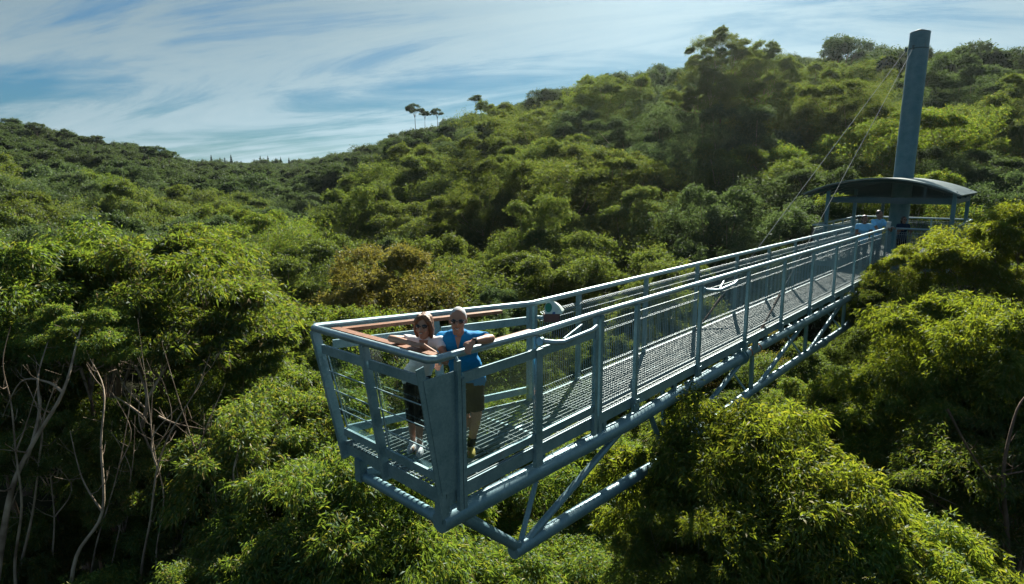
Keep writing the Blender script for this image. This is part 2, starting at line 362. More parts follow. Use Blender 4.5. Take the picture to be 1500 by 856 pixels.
for i in range(2): make_kind('emerg%d' % i, 80+i, 2.6, 3.2, 12, .85, 900, .24, .08, .3, .75, 'leaf_far', 'bark_dark', .07, .45, 24, .16, 6)

# ------------------------------------------------------------------ forest field
CORR_A, CORR_B = V((-1, .6, 0)), V((30, .6, 0))
def corridor(x, y):
    t = min(max((x+1)/31, 0), 1); q = CORR_A.lerp(CORR_B, t); return math.hypot(x-q.x, y-q.y)
placed = []
def clear_top(x, y, R, top):
    d = corridor(x, y)
    if d < R*.85+1.3: top = min(top, -2.7 if x > -1.5 else -1.9)
    return top
HERO = [  # px, py of the crown top, metres ahead, kind, scale, colour, label
 (30, 318, 14.5, 'left0', 1.15, None, 'leafy eucalyptus with drooping olive leaves at the forest edge far from the lookout glass'),
 (238, 338, 15.0, 'left1', 1.22, None, 'broad umbrella-crowned eucalyptus with pale forking limbs facing the lookout'),
 (150, 352, 19.5, 'left2', 1.05, None, 'mid-height eucalyptus standing behind the broad umbrella-crowned one'),
 (330, 425, 16.5, 'left0', .85, None, 'low rounded eucalyptus tucked beside the broad umbrella-crowned one'),
 (355, 520, 13.2, 'left2', .8, None, 'bright green eucalyptus crown just off the glazed front of the lookout'),
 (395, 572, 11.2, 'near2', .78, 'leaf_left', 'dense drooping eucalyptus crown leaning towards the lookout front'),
 (112, 585, 12.0, 'left1', .6, None, 'small eucalyptus with pale stems below the forest edge'),
 (112, 432, 11.8, 'left0', .5, None, 'small airy eucalyptus crown carried on the tips of the pale bare stems'),
 (62, 610, 10.2, 'left2', .36, None, 'small bright leaf cluster hanging among the pale bare stems'),
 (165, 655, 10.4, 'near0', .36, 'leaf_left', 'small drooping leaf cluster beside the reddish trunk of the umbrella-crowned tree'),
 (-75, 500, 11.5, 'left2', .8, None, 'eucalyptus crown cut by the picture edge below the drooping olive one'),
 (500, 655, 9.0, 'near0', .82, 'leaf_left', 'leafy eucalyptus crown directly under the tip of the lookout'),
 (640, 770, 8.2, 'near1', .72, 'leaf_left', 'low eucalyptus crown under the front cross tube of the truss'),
 (850, 655, 13, 'left1', .8, None, 'dark eucalyptus crown showing below the truss lower chord'),
 (1112, 594, 8.2, 'near0', .8, None, 'big sunlit yellow-green eucalyptus dome beside the truss'),
 (1215, 690, 7.6, 'near1', .75, None, 'sunlit eucalyptus crown adjoining the big dome beside the truss'),
 (1360, 790, 7.2, 'near2', .7, None, 'lowest sunlit eucalyptus crown spilling away from the big dome'),
 (1040, 735, 7.2, 'near2', .42, None, 'small sunlit eucalyptus crown hugging the foot of the big dome'),
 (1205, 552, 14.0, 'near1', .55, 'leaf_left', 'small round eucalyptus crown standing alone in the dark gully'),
 (1330, 518, 13.0, 'near2', .75, None, 'rounded eucalyptus with lit top at the edge of the dark gully'),
 (1362, 426, 16.0, 'near0', .6, None, 'compact twin-domed eucalyptus standing below the tower railing'),
 (1452, 420, 12.5, 'near1', .8, None, 'tall drooping eucalyptus at the picture edge below the tower'),
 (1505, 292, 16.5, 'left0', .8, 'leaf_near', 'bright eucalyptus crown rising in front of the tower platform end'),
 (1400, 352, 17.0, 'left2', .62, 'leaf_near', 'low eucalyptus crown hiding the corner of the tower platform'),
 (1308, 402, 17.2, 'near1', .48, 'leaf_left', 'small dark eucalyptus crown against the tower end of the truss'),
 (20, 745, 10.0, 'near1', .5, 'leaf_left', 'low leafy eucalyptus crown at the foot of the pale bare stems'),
 (255, 745, 10.2, 'left0', .55, None, 'shaded eucalyptus crown between the pale stems and the lookout'),
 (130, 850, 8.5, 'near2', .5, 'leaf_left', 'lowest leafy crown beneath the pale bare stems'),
 (330, 800, 8.2, 'left1', .55, None, 'low eucalyptus crown below the dense drooping one'),
 (1450, 620, 10.5, 'left1', .7, None, 'shaded eucalyptus with dark trunk in the gully by the picture edge'),
 (1560, 560, 11.0, 'near0', .8, 'leaf_left', 'eucalyptus crown half outside the frame beside the shaded one'),
]
for px, py, v, key, sc, mat, lab in HERO:
    p = atv(px, py, v); plant(key, p.x, p.y, p.z, label=lab, sc=sc, mat=mat); placed.append((p.x, p.y, KIND[key]['R']*sc*.8))
cnt = {}
def near_any(x, y, d): return any((x-a)**2+(y-b)**2 < (d+c)**2*.3 for a, b, c in placed)
tries = 0
for v0, v1, sp, sc in ((9, 16, 3.2, .66), (16, 27, 4.4, .88), (27, 42, 6.2, 1.3), (42, 60, 7.6, 1.6), (60, 102, 9.5, 1.9)):
    n = int(2.15*(v1**2-v0**2)/2/(sp*sp)*9)
    for _ in range(n):
        v = math.sqrt(rnd.uniform(v0*v0, v1*v1)); px = rnd.uniform(-130, 1640)
        p = atv(px, 264, v); x, y = p.x, p.y
        if near_any(x, y, sp*.78): continue
        R = 3.9*sc; k = rnd.uniform(.82, 1.2)
        top = canopy(px, v)+rnd.uniform(-1.3, .9)*sc
        ct = clear_top(x, y, R*k, top)
        if ct < top and v < 16: k *= .8
        top = ct
        if math.hypot(x-24.5, y-.6) < 4.5+R*k*.7 and v < 27: top = min(top, -3.0)
        if v < 16: top -= .6
        placed.append((x, y, sp*.78))
        if px > 640 and v > 26: g_ = 'hillside' if v < 48 else 'midslope' if v < 74 else 'crest'
        elif px < 330 and v > 16: g_ = 'slope'
        elif v <= 20: g_ = 'under'
        else: g_ = 'valley'
        cnt[g_] = cnt.get(g_, 0)+1
        lab, grp = {'hillside': ('domed eucalyptus at the foot of the hillside just beyond the walkway railing', 'eucalypts at the foot of the hillside'),
                    'midslope': ('domed eucalyptus halfway up the hillside rising behind the mast', 'eucalypts halfway up the hillside'),
                    'crest': ('small-looking domed eucalyptus near the crest of the hillside behind the mast', 'eucalypts near the hillside crest'),
                    'slope': ('rounded eucalyptus on the slope across the valley from the mast', 'eucalypts on the slope across the valley'),
                    'valley': ('rounded eucalyptus on the valley floor beyond the lookout', 'eucalypts in the valley beyond the lookout'),
                    'under': ('shaded low eucalyptus filling the gaps between the near crowns', 'low eucalypts between the near crowns')}[g_]
        plant(('mid%d' % rnd.randrange(4)) if v > 16 else rnd.choice(('left0', 'left1', 'left2', 'near1')), x, y, top, label=lab, group=grp, sc=sc*k if v > 16 else sc*k*1.2, sz=sc*k*rnd.uniform(.85, 1.15), mat=rnd.choice((None, None, None, 'leaf_grey', 'leaf_left', 'leaf_bronze' if rnd.random() < .07 else 'leaf_grey')) if v > 16 else None)
print('FIELD', cnt)
# pale bare stems climbing through the near crowns
def stems(root, lines, mat='bark'):
    o = root.location; inv = Matrix.Rotation(-root.rotation_euler.z, 3, 'Z')
    for rs, pts in lines:
        P_ = [inv@(atv(q[0], q[1], q[2]*.93)-o) for q in pts]; n = len(P_)
        fine, rad_ = [], []
        for i in range(n-1):
            a, b, c, d = P_[max(0, i-1)], P_[i], P_[i+1], P_[min(n-1, i+2)]
            for k in range(5):
                t = k/5; fine.append(.5*((2*b)+(c-a)*t+(2*a-5*b+4*c-d)*t*t+(3*b-a-3*c+d)*t**3)); rad_.append(rs*.68*(1-.85*(i+t)/(n-1)))
        mb_ = MB().tube(fine, rad_, 8, False); rg = random.Random(len(fine)+int(rs*999))
        for k in range(len(fine)//3, len(fine), 2):
            if rg.random() < .5:
                q0 = fine[k]; dv = V((rg.uniform(-1, 1), rg.uniform(-1, 1), rg.uniform(.2, 1.1)))*rg.uniform(.2, .5); q1 = q0+dv*.5+V((0, 0, -.05)); q2 = q0+dv
                mb_.tube([q0, q1, q2], [rad_[k]*.5, rad_[k]*.33, .003], 5, False)
                mb_.tube([q1, q1+V((rg.uniform(-1, 1), rg.uniform(-1, 1), .7))*.25], [rad_[k]*.25, .002], 4, False)
        mb_.build('stem', M[mat], root)
by = {o['label']: o for o in COL.objects if o.parent is None and 'label' in o.keys()}
stems(by['small eucalyptus with pale stems below the forest edge'], [
 (.085, [(-12, 900, 9.3), (2, 800, 9.7), (18, 715, 10), (48, 650, 10.3), (92, 575, 10.7), (112, 505, 11.4), (122, 470, 12)]),
 (.05, [(48, 650, 10.3), (58, 600, 10.6), (56, 550, 11), (74, 490, 11.8)]), (.04, [(92, 575, 10.7), (70, 560, 11), (30, 560, 11), (0, 620, 11)]),
 (.05, [(100, 900, 9.3), (112, 815, 9.6), (150, 750, 9.9), (148, 650, 10.3), (152, 570, 10.8), (128, 520, 11.5)]), (.03, [(150, 750, 9.9), (120, 700, 10.2), (100, 620, 10.6)])])
stems(by['broad umbrella-crowned eucalyptus with pale forking limbs facing the lookout'], [
 (.13, [(230, 900, 12.0), (206, 810, 12.0), (200, 730, 12.1), (222, 680, 12.3), (208, 625, 12.4)]),
 (.06, [(208, 625, 12.4), (216, 585, 12.3), (206, 550, 12.5), (190, 515, 12.9), (204, 465, 13.4), (198, 420, 14)]), (.045, [(216, 585, 12.3), (236, 550, 12.5), (262, 510, 13), (282, 478, 13.6)]),
 (.04, [(210, 610, 12.4), (180, 588, 12.3), (152, 572, 12.6)]), (.03, [(190, 515, 12.9), (176, 480, 13.3), (188, 440, 14)]), (.035, [(236, 550, 12.5), (240, 505, 13), (248, 470, 13.8)]), (.03, [(214, 600, 12.4), (186, 570, 12.4), (172, 545, 12.8)])])
stems(by['dense drooping eucalyptus crown leaning towards the lookout front'], [
 (.06, [(290, 900, 9.4), (318, 830, 9.6), (338, 770, 9.9), (345, 720, 10.1), (380, 690, 10.5)]), (.035, [(345, 720, 10.1), (342, 690, 10.3), (352, 650, 10.7)]), (.03, [(232, 610, 11), (262, 622, 11), (318, 632, 11.2)])])
sr = random.Random(4)
def thin_stems(n, x0, x1):
    L = []
    for _ in range(n):
        x = sr.uniform(x0, x1); v = sr.uniform(9.6, 11.0); y = 880; pts = [(x, y, v)]; dx = sr.uniform(-14, 22); yt = sr.uniform(500, 640)
        while y > yt: y -= sr.uniform(55, 85); x += dx+sr.uniform(-16, 16); v += .12; pts.append((x, y, v))
        r_ = sr.uniform(.022, .042); L.append((r_, pts)); a = pts[len(pts)//2]
        L.append((r_*.6, [a, (a[0]+sr.uniform(-30, 30), a[1]-50, a[2]+.1), (a[0]+sr.uniform(-60, 60), a[1]-115, a[2]+.4)]))
    return L
stems(by['small eucalyptus with pale stems below the forest edge'], thin_stems(6, -20, 170))
stems(by['broad umbrella-crowned eucalyptus with pale forking limbs facing the lookout'], thin_stems(6, 150, 330))
stems(by['shaded eucalyptus with dark trunk in the gully by the picture edge'], [
 (.07, [(1478, 900, 9.6), (1475, 780, 9.9), (1470, 690, 10.1), (1490, 600, 10.5), (1515, 570, 10.8)]), (.035, [(1388, 600, 10.2), (1420, 660, 10), (1458, 712, 10), (1475, 730, 10)]), (.045, [(1440, 702, 10.2), (1480, 694, 10), (1530, 686, 10)])], 'bark_dark')
# emergent trees on the ridges
for px, py, v, sc, b in ((607, 151, 118, .62, 0), (622, 162, 120, .4, 1), (640, 158, 121, .5, 0), (697, 138, 112, .5, 1), (232, 213, 150, 1.0, 0), (246, 219, 150, .8, 1), (138, 197, 165, .9, 1), (52, 178, 170, .9, 1), (96, 188, 168, .9, 0), (215, 213, 152, .7, 1),
                         (1430, 60, 88, 2.0, 0), (1462, 70, 86, 1.4, 1), (1400, 68, 90, 1.3, 0), (1240, 50, 96, 1.6, 1), (1062, 40, 64, .85, 2), (1120, 62, 70, 1.0, 3), (1035, 92, 60, .8, 4), (850, 124, 100, 1.3, 0), (900, 105, 98, 1.4, 1)):
    p = atv(px, py, v)
    lab, grp = (('thin-stemmed emergent eucalyptus standing above the ridge canopy at the valley head', 'emergent eucalypts on the valley-head ridge') if 500 < px < 750 else
                ('flat-topped emergent eucalyptus on the ridge across the valley', 'emergent eucalypts on the far ridge') if px < 500 else
                ('flat-topped emergent eucalyptus on the crest behind the mast', 'emergent eucalypts on the crest behind the mast'))
    plant('emerg%d' % b if b < 2 else 'mid%d' % (b-1), p.x, p.y, p.z, name='emergent_eucalyptus', label=lab, group=grp, sc=sc)
# distant forest: one mass, scattered over points by geometry nodes
for i in range(3): make_kind('far%d' % i, 90+i, 4.6, 6.0, 30, 1.35, 1400, .3, .1, .4, .78, 'leaf_far', 'bark_dark', .1, .6, 20, .14, 2, low=-.2, gap=.66)
far_pts, far_rot, far_scl = [], [], []
for v0, v1, sp in ((102, 150, 6.8), (150, 220, 8.2), (220, 330, 10.5), (330, 420, 14)):
    n = int(2.15*(v1**2-v0**2)/2/(sp*sp)*4)
    for _ in range(n):
        v = math.sqrt(rnd.uniform(v0*v0, v1*v1)); px = rnd.uniform(-130, 1640)
        if (px > 680 and v > 150) or (px > 560 and v > 230): continue
        p = atv(px, 264, v)
        if any((p.x-a)**2+(p.y-b)**2 < sp*sp*.7 for a, b, _z in far_pts[-400:]): continue
        s_ = sp/6.2*rnd.uniform(.75, 1.2); far_pts.append((p.x, p.y, canopy(px, v)+rnd.uniform(-1.6, 1.4))); far_rot.append(rnd.random()*6.28); far_scl.append(s_)
fm = bpy.data.meshes.new('distant_forest'); fm.from_pydata(far_pts, [], [])
for nm, dat in (('rot', far_rot), ('scl', far_scl)):
    at_ = fm.attributes.new(nm, 'FLOAT', 'POINT'); at_.data.foreach_set('value', dat)
fo = link('distant_forest', fm); tag(fo, 'far-off eucalyptus forest covering the ridges at the head of the valley', 'forest', kind='stuff')
ng = bpy.data.node_groups.new('scatter_crowns', 'GeometryNodeTree')
ng.interface.new_socket('Geometry', in_out='INPUT', socket_type='NodeSocketGeometry'); ng.interface.new_socket('Geometry', in_out='OUTPUT', socket_type='NodeSocketGeometry')
gi, go_ = N(ng, 'NodeGroupInput'), N(ng, 'NodeGroupOutput'); jn = N(ng, 'GeometryNodeJoinGeometry')
for i in range(3):
    po = bpy.data.objects.new('far_crown', KIND['far%d' % i]['crown']); oi_ = N(ng, 'GeometryNodeObjectInfo'); oi_.inputs['Object'].default_value = po; oi_.inputs['As Instance'].default_value = True; lk(ng, oi_.outputs['Geometry'], jn.inputs[0])
ip = N(ng, 'GeometryNodeInstanceOnPoints'); ip.inputs['Pick Instance'].default_value = True
lk(ng, gi.outputs[0], ip.inputs['Points']); lk(ng, jn.outputs[0], ip.inputs['Instance'])
ri_ = N(ng, 'FunctionNodeRandomValue', data_type='INT'); ri_.inputs['Min'].default_value = 0; ri_.inputs['Max'].default_value = 2
lk(ng, [o for o in ri_.outputs if o.enabled][0], ip.inputs['Instance Index'])
def attr(nm):
    n_ = N(ng, 'GeometryNodeInputNamedAttribute', data_type='FLOAT'); n_.inputs['Name'].default_value = nm; return n_.outputs['Attribute']
cx = N(ng, 'ShaderNodeCombineXYZ'); lk(ng, attr('rot'), cx.inputs[2]); lk(ng, cx.outputs[0], ip.inputs['Rotation']); lk(ng, attr('scl'), ip.inputs['Scale'])
lk(ng, ip.outputs[0], go_.inputs[0]); fo.modifiers.new('scatter', 'NODES').node_group = ng
# conifers on the far skyline
def conifer_mesh(seed):
    r = np.random.default_rng(seed); m = MB(); H = 12
    for k in range(16):
        z = 1.5+(H-1.5)*k/16; R = (1-k/16)**.85*2.6*(.85+.3*r.random())
        for j in range(9):
            a = j*.698+k*.4+r.random()*.4; d = V((math.cos(a), math.sin(a), 0)); w = V((-d.y, d.x, 0))*(.16*R+.12)
            p = V((0, 0, z+.4)); e = d*R*(.8+.4*r.random())+V((0, 0, z-.3*R)); q = p.lerp(e, .6)
            m.add([p, q+w, e, q-w], [(0, 1, 2), (0, 2, 3)]); m.add([p, q+w*.3+V((0, 0, .3)), e, q-w*.3-V((0, 0, .3))], [(0, 1, 2), (0, 2, 3)])
    m.tube([(0, 0, -14), (0, 0, 6), (0, 0, H+.3)], [.3, .2, .03], 6); o = m.build('conifer', M['leaf_con']); me = o.data; bpy.data.objects.remove(o); return me
con = [conifer_mesh(s) for s in (1, 2)]
for px in (283, 289, 296, 301, 309, 316, 322, 329, 338, 346, 353, 372, 381, 392, 404, 411, 423):
    v = rnd.uniform(285, 305); p = atv(px, rnd.uniform(226, 236), v); o = link('conifer_tree', con[rnd.randrange(2)])
    s = rnd.uniform(.9, 1.3); o.location = (p.x, p.y, p.z-12*s); o.scale = (s, s, s); o.rotation_euler.z = rnd.random()*6
    tag(o, 'small dark pointed conifer on the skyline at the valley head', 'tree', 'conifers on the far skyline')
# ------------------------------------------------------------------ cantilever walkway
WK = empty('cantilever_walkway', (0, 0, -1.4))
tag(WK, 'galvanised steel cantilever walkway with mesh sides ending in a glass-sided lookout', 'walkway')
WK_OFF = V((0, 0, 1.4))
def wb(mb, name, mat, parent=None):
    o = mb.build(name, M[mat], parent or WK)
    if parent is None: o.location = WK_OFF
    return o
Hh = 1.3; XA, XB, XC, SP = 1.373, 2.539, 3.457, 1.969
WY = .99; XEND = 20.3                                 # walkway width and end at the tower
NX, NY, LX, LY = -.09, .03, -.104, 2.0                   # rail corners of the tip
def left_y(x, z=0):                                     # far edge: flared at the tip, wider at the rail than at the deck
    tip = 1.71+(LY-1.71)*z/Hh; return WY+(tip-WY)*max(0, min(1, (XB-x)/(XB-.09)))
posts_r = [XC+k*SP for k in range(9)]
posts_l = [XC+.15+k*SP for k in range(9)]
# hand rails
hr = [(XEND, 0, Hh-.01)]+[(x, 0, Hh) for x in posts_r[::-1]]+[(XB, 0, Hh), (XA, -.005, Hh-.012), (NX+.05, NY, Hh), (NX, NY+.05, Hh), (LX, LY-.05, Hh), (LX+.05, LY, Hh), (XB-.05, WY, Hh)]+[(x, WY, Hh) for x in posts_l[1::2]]+[(XEND, WY, Hh)]
wb(MB().tube(hr, .036, 16), 'handrail', 'rail')
# timber leaning rails inside the lookout
zt = Hh-.035
t1 = MB().bar((LX+.25, LY-.22, zt), (XA+.62, left_y(XA+.62, Hh)-.14, zt), .09, .04); wb(t1, 'timber_rail', 'timber')
t2 = MB().bar((LX+.2, LY-.13, zt+.002), (NX+.2, NY+.1, zt+.002), .09, .04); wb(t2, 'timber_rail', 'timber')
t3 = MB().bar((NX+.14, .135, zt+.004), (XA+.06, .115, zt+.004), .08, .04); wb(t3, 'timber_rail', 'timber')
# posts
def post(a, b, w, h, up, mat='steel'): return wb(MB().bar(a, b, w, h, up), 'post', mat)
for x in posts_r:
    p = post((x, -.03, -.22), (x, -.03, Hh-.03), .05, .07, (1, 0, 0)); bp_ = wb(MB().box((x-.06, -.078, -.2), (x+.06, -.066, -.04)), 'base_plate', 'steel', p)
    for bx, bz in ((-.042, -.17), (.042, -.17), (-.042, -.07), (.042, -.07)): p_ = wb(MB().tube([(x+bx, -.078, bz), (x+bx, -.092, bz)], .013, 6), 'bolt', 'rail', p)
for x in posts_l: post((x, WY+.03, -.22), (x, WY+.03, Hh-.03), .05, .075, (1, 0, 0))
for y in (-.03, WY+.03):
    for dx in (-.055, .055): post((XB+dx, y, -.24), (XB+dx, y, Hh-.03), .05, .06, (1, 0, 0))
post((XA, -.03, -.24), (XA, -.03, Hh-.19), .05, .11, (1, 0, 0)); post((XA, .0, Hh-.2), (XA, .0, Hh-.03), .025, .05, (1, 0, 0))
xl = 1.28; post((xl, left_y(xl)+.03, -.22), (xl, left_y(xl, Hh)+.02, Hh-.03), .05, .1, (1, 0, 0))
# near corner: leaning post, filler plate and upright post
post((-.005, -.02, -.26), (-.265, -.02, Hh-.02), .012, .09, (1, 0, .1))
cp = MB(); y0, y1 = -.032, -.022
cp.hexa([(-.045, y0, -.02), (.17, y0, -.02), (.17, y1, -.02), (-.045, y1, -.02), (-.235, y0, 1.16), (.17, y0, 1.16), (.17, y1, 1.16), (-.235, y1, 1.16)])
wb(cp, 'corner_plate', 'steel')
for dx in (.165, .22): post((.0+dx, -.045, -.24), (.0+dx, -.045, Hh-.04 if dx < .2 else 1.08), .05, .045, (1, 0, 0))
wb(MB().tube([(.165, -.045, Hh-.05), (.165, -.02, Hh-.012)], .018, 8), 'rail_bracket', 'steel')
# far corner and middle posts of the leaning front face
fx = lambda z: .0-.16*z/Hh                              # how far the front face leans out
fl = lambda z: left_y(.0, z)
post((.06, 1.71, -.2), (LX+.02, LY-.02, Hh-.03), .1, .05, (0, 1, 0))
my0, my1 = .93, 1.06; post((.035, my0, -.2), (-.09, my1, Hh-.03), .09, .05, (0, 1, 0))
def fp(t, z):                                           # point on the front face, t 0 near .. 1 far
    a = V((-.0, .02, 0)).lerp(V((.06, 1.71, 0)), t); b = V((NX-.0, NY, Hh)).lerp(V((LX+.02, LY-.02, Hh)), t); return a.lerp(b, z/Hh)
for (ta, tb) in ((.04, .51), (.57, .97)):
    wb(MB().bar(fp(ta, 1.07), fp(tb, 1.07), .03, .1), 'top_bar', 'steel'); wb(MB().bar(fp(ta, .12), fp(tb, .12), .03, .085), 'bottom_bar', 'steel')
    o1, o2 = V((.03, 0, 0)), V((.04, 0, 0))
    q = [fp(ta, .14)+o1, fp(tb, .14)+o1, fp(tb, .14)+o2, fp(ta, .14)+o2, fp(ta, 1.03)+o1, fp(tb, 1.03)+o1, fp(tb, 1.03)+o2, fp(ta, 1.03)+o2]
    wb(MB().hexa(q), 'glass_panel', 'glass')
    for z in (.38, .6, .82):
        wb(MB().tube([fp(ta, z), fp(tb, z)], .007, 6), 'wire', 'rail')
    fr = MB()
    for t in (ta+.02, tb-.02): fr.bar(fp(t, .15)+V((.02, 0, 0)), fp(t, 1.03)+V((.02, 0, 0)), .018, .012, (1, 0, 0))
    wb(fr, 'glass_edge_strip', 'rail')
# side glass of the lookout
def side_glass(x0, x1, yf, sgn):
    f = lambda x, z, o=0: V((x, yf(x, z)+o, z))
    wb(MB().bar(f(x0, 1.07), f(x1, 1.07), .03, .1), 'top_bar', 'steel'); wb(MB().bar(f(x0, .11), f(x1, .11), .03, .09), 'bottom_bar', 'steel')
    q = []
    for z in (.15, 1.03): q += [f(x0, z, -.005), f(x1, z, -.005), f(x1, z, .005), f(x0, z, .005)]
    wb(MB().hexa(q), 'glass_panel', 'glass')
side_glass(.245, XA-.06, lambda x, z: -.03, -1); side_glass(XA+.06, XB-.09, lambda x, z: -.03, -1)
side_glass(.12, xl-.06, lambda x, z: left_y(x, z)+.02, 1); side_glass(xl+.06, XB-.09, lambda x, z: left_y(x, z)+.02, 1)
# edge channels
wb(MB().bar((.03, -.0, -.085), (XB-.03, -.0, -.085), .012, .15), 'edge_beam', 'steel'); wb(MB().bar((XB+.03, -.0, -.085), (XEND, -.0, -.085), .012, .15), 'edge_beam', 'steel')
wb(MB().bar((.06, 1.71, -.085), (XB, WY, -.085), .012, .15), 'edge_beam', 'steel'); wb(MB().bar((XB+.02, WY, -.085), (XEND, WY, -.085), .012, .15), 'edge_beam', 'steel')
wb(MB().bar((.012, .0, -.085), (.068, 1.71, -.085), .012, .15), 'front_beam', 'steel')
x = .7
while x < XEND:
    wb(MB().bar((x, .008, -.1), (x, left_y(x)-.008, -.1), .05, .1), 'floor_joist', 'steel'); x += SP/2
# grating: bearing bars along the walk, thin cross rods
def grating(x0, x1, step=.05, cross=.1):
    m = MB(); y = .02
    while y < 1.7:
        a, b = (x0, x1) if y < WY-.015 else (x0, min(x1, XB-(y-WY)/(1.71-WY)*(XB-.09)-.03))
        if b-a > .05: m.box((a, y-.004, -.03), (b, y+.004, 0))
        y += step
    x = x0+.03
    while x < x1:
        m.box((x-.003, .01, -.012), (x+.003, left_y(x)-.012, -.004)); x += cross
    wb(m, 'deck_grating', 'grate')
gx = [.03, XA, XB]+posts_r+[XEND]
for a, b in zip(gx[:-1], gx[1:]): grating(a+.004, b-.004, *((.075, .42) if b <= XB else (.055, .1)))
# roll-topped mesh panels
def mesh_panel(x0, x1, y, s):                           # s: direction of the rolled edges, inwards
    m = MB(); n = int(round((x1-x0)/.052)); r = .0026
    for i in range(n+1):
        x = x0+(x1-x0)*i/n
        m.bar((x, y, .1), (x, y, 1.04), r*2, r*2, (1, 0, 0))
        m.bar((x, y, 1.04), (x, y+s*.07, 1.13), r*2, r*2, (1, 0, 0)); m.bar((x, y+s*.07, 1.13), (x, y, 1.16), r*2, r*2, (1, 0, 0))
        m.bar((x, y, .1), (x, y+s*.06, .05), r*2, r*2, (1, 0, 0))
    for yy, z in ((0, 1.04), (s*.07, 1.13), (0, 1.16), (0, .1), (s*.06, .05), (0, .62)): m.bar((x0, y+yy, z), (x1, y+yy, z), r*2.4, r*2.4)
    wb(m, 'mesh_panel', 'mesh')
pr = [XB+.09]+posts_r+[XEND]; pl = [XB+.09]+posts_l+[XEND]
for a, b in zip(pr[:-1], pr[1:]): mesh_panel(a+.03, b-.03, .015, 1)
for a, b in zip(pl[:-1], pl[1:]): mesh_panel(a+.03, min(b-.03, XEND-.1), WY-.015, -1)
# near truss: upper chord, lower chord, struts
ZU, ZL, YN, YF = -.4, -1.3, .1, .9
co = MB().tube([(.02, YN, ZU+.03), (3.5, YN, ZU-.04), (7.62, YN, ZU)], .105, 18); uc = wb(co, 'upper_chord', 'pipe')
wb(MB().tube([(7.5, YN, ZU), (XEND+.4, YN, ZU-.08)], .088, 18), 'upper_chord', 'pipe')
for xx in (7.52, 7.62, 15.9, 16.0):
    wb(MB().tube([(xx, YN, ZU-.0 if xx < 8 else ZU-.05), (xx+.035, YN, ZU if xx < 8 else ZU-.05)], .15, 18), 'flange', 'pipe')
for xx in (7.95, 8.42): wb(MB().tube([(xx, YN, ZU), (xx+.05, YN, ZU)], .0905, 18), 'rust_band', 'rust')
wb(MB().tube([(.1, 1.42, ZU+.05), (XB, YF, ZU), (XEND+.4, YF, ZU-.05)], .09, 14), 'upper_chord', 'pipe')
wb(MB().tube([(1.12, .12, ZL+.06), (4.5, .12, ZL-.1), (8.3, .12, ZL+.02), (XEND, .12, ZL-.05)], .082, 16), 'lower_chord', 'pipe')
wb(MB().tube([(13.3, .12, ZL-.01), (13.36, .12, ZL-.01)], .12, 16), 'flange', 'pipe')
wb(MB().tube([(.08, .12, ZU+.02), (.1, 1.45, ZU+.04)], .06, 14), 'front_tube', 'pipe')
wb(MB().bar((.07, 1.45, ZU), (.07, 1.45, -.14), .1, .1, (1, 0, 0)), 'stub_post', 'pipe'); wb(MB().bar((.06, .1, ZU+.03), (.06, .1, -.14), .1, .1, (1, 0, 0)), 'stub_post', 'pipe')
def brace(a, b, r): wb(MB().tube([a, b], r, 10), 'brace', 'pipe')
brace((.3, .12, ZU-.02), (1.25, .12, ZL+.05), .062); brace((.4, 1.3, ZU), (1.25, .14, ZL+.06), .05)
brace((1.25, .14, ZL+.05), (2.3, .5, -.15), .034); brace((1.25, .12, ZL+.05), (3.57, .11, ZU-.04), .045)
brace((4.1, .11, ZU), (4.75, .12, ZL-.08), .042); brace((4.75, .14, ZL-.08), (5.35, .55, -.15), .036)
brace((4.8, .12, ZL-.08), (8.1, .11, ZU), .045)
for i, xn in enumerate((8.22, 11.7, 15.2, 18.7)):
    brace((xn, .11, ZU), (xn+.1, .12, ZL), .045)
    if i: brace((xn, .11, ZU), ((8.22, 11.7, 15.2)[i-1]+.3, .12, ZL), .045)
    brace((xn, .14, ZL), (xn-.05, YF, ZU), .022); brace((xn-1.0, .14, ZU), (xn+.2, YF, ZU), .022)
for xx in (2.9, 4.9, 6.9, 8.9, 10.8, 12.8, 14.8, 16.8):
    wb(MB().bar((xx, YN, -.25), (xx, YF, -.25), .06, .08), 'cross_bearer', 'pipe'); 
    for y in (YN, YF): wb(MB().bar((xx, y, -.36), (xx, y, -.15), .06, .06, (1, 0, 0)), 'stub_post', 'pipe')
# bent tube arms on the near rail
for xx in (XA, XC+SP):
    wb(MB().tube([(xx, -.02, Hh-.1), (xx+.06, -.22, Hh-.1), (xx+.14, -.27, Hh-.1), (xx+.62, -.3, Hh-.06), (xx+.72, -.3, Hh-.03)], .026, 10), 'bent_arm', 'rail')
    wb(MB().tube([(xx-.02, -.06, Hh-.1), (xx+.02, -.06, Hh-.1)], .05, 12), 'arm_clamp', 'steel')
    wb(MB().bar((xx+.15, -.26, Hh-.075), (xx+.78, -.06, Hh-.06), .012, .03), 'arm_stay', 'steel')
# anchor lugs for the stays
ANC = []
for y, xo in ((YN-.06, 0), (YF+.06, -1.0)):
    wb(MB().hexa([(7.95+xo, y-.02, ZU), (8.25+xo, y-.02, ZU), (8.25+xo, y+.02, ZU), (7.95+xo, y+.02, ZU), (8.16+xo, y-.02, ZU+.3), (8.3+xo, y-.02, ZU+.27), (8.3+xo, y+.02, ZU+.27), (8.16+xo, y+.02, ZU+.3)]), 'anchor_lug', 'pipe')
    ANC.append(V((8.24+xo, y, ZU+.27)))
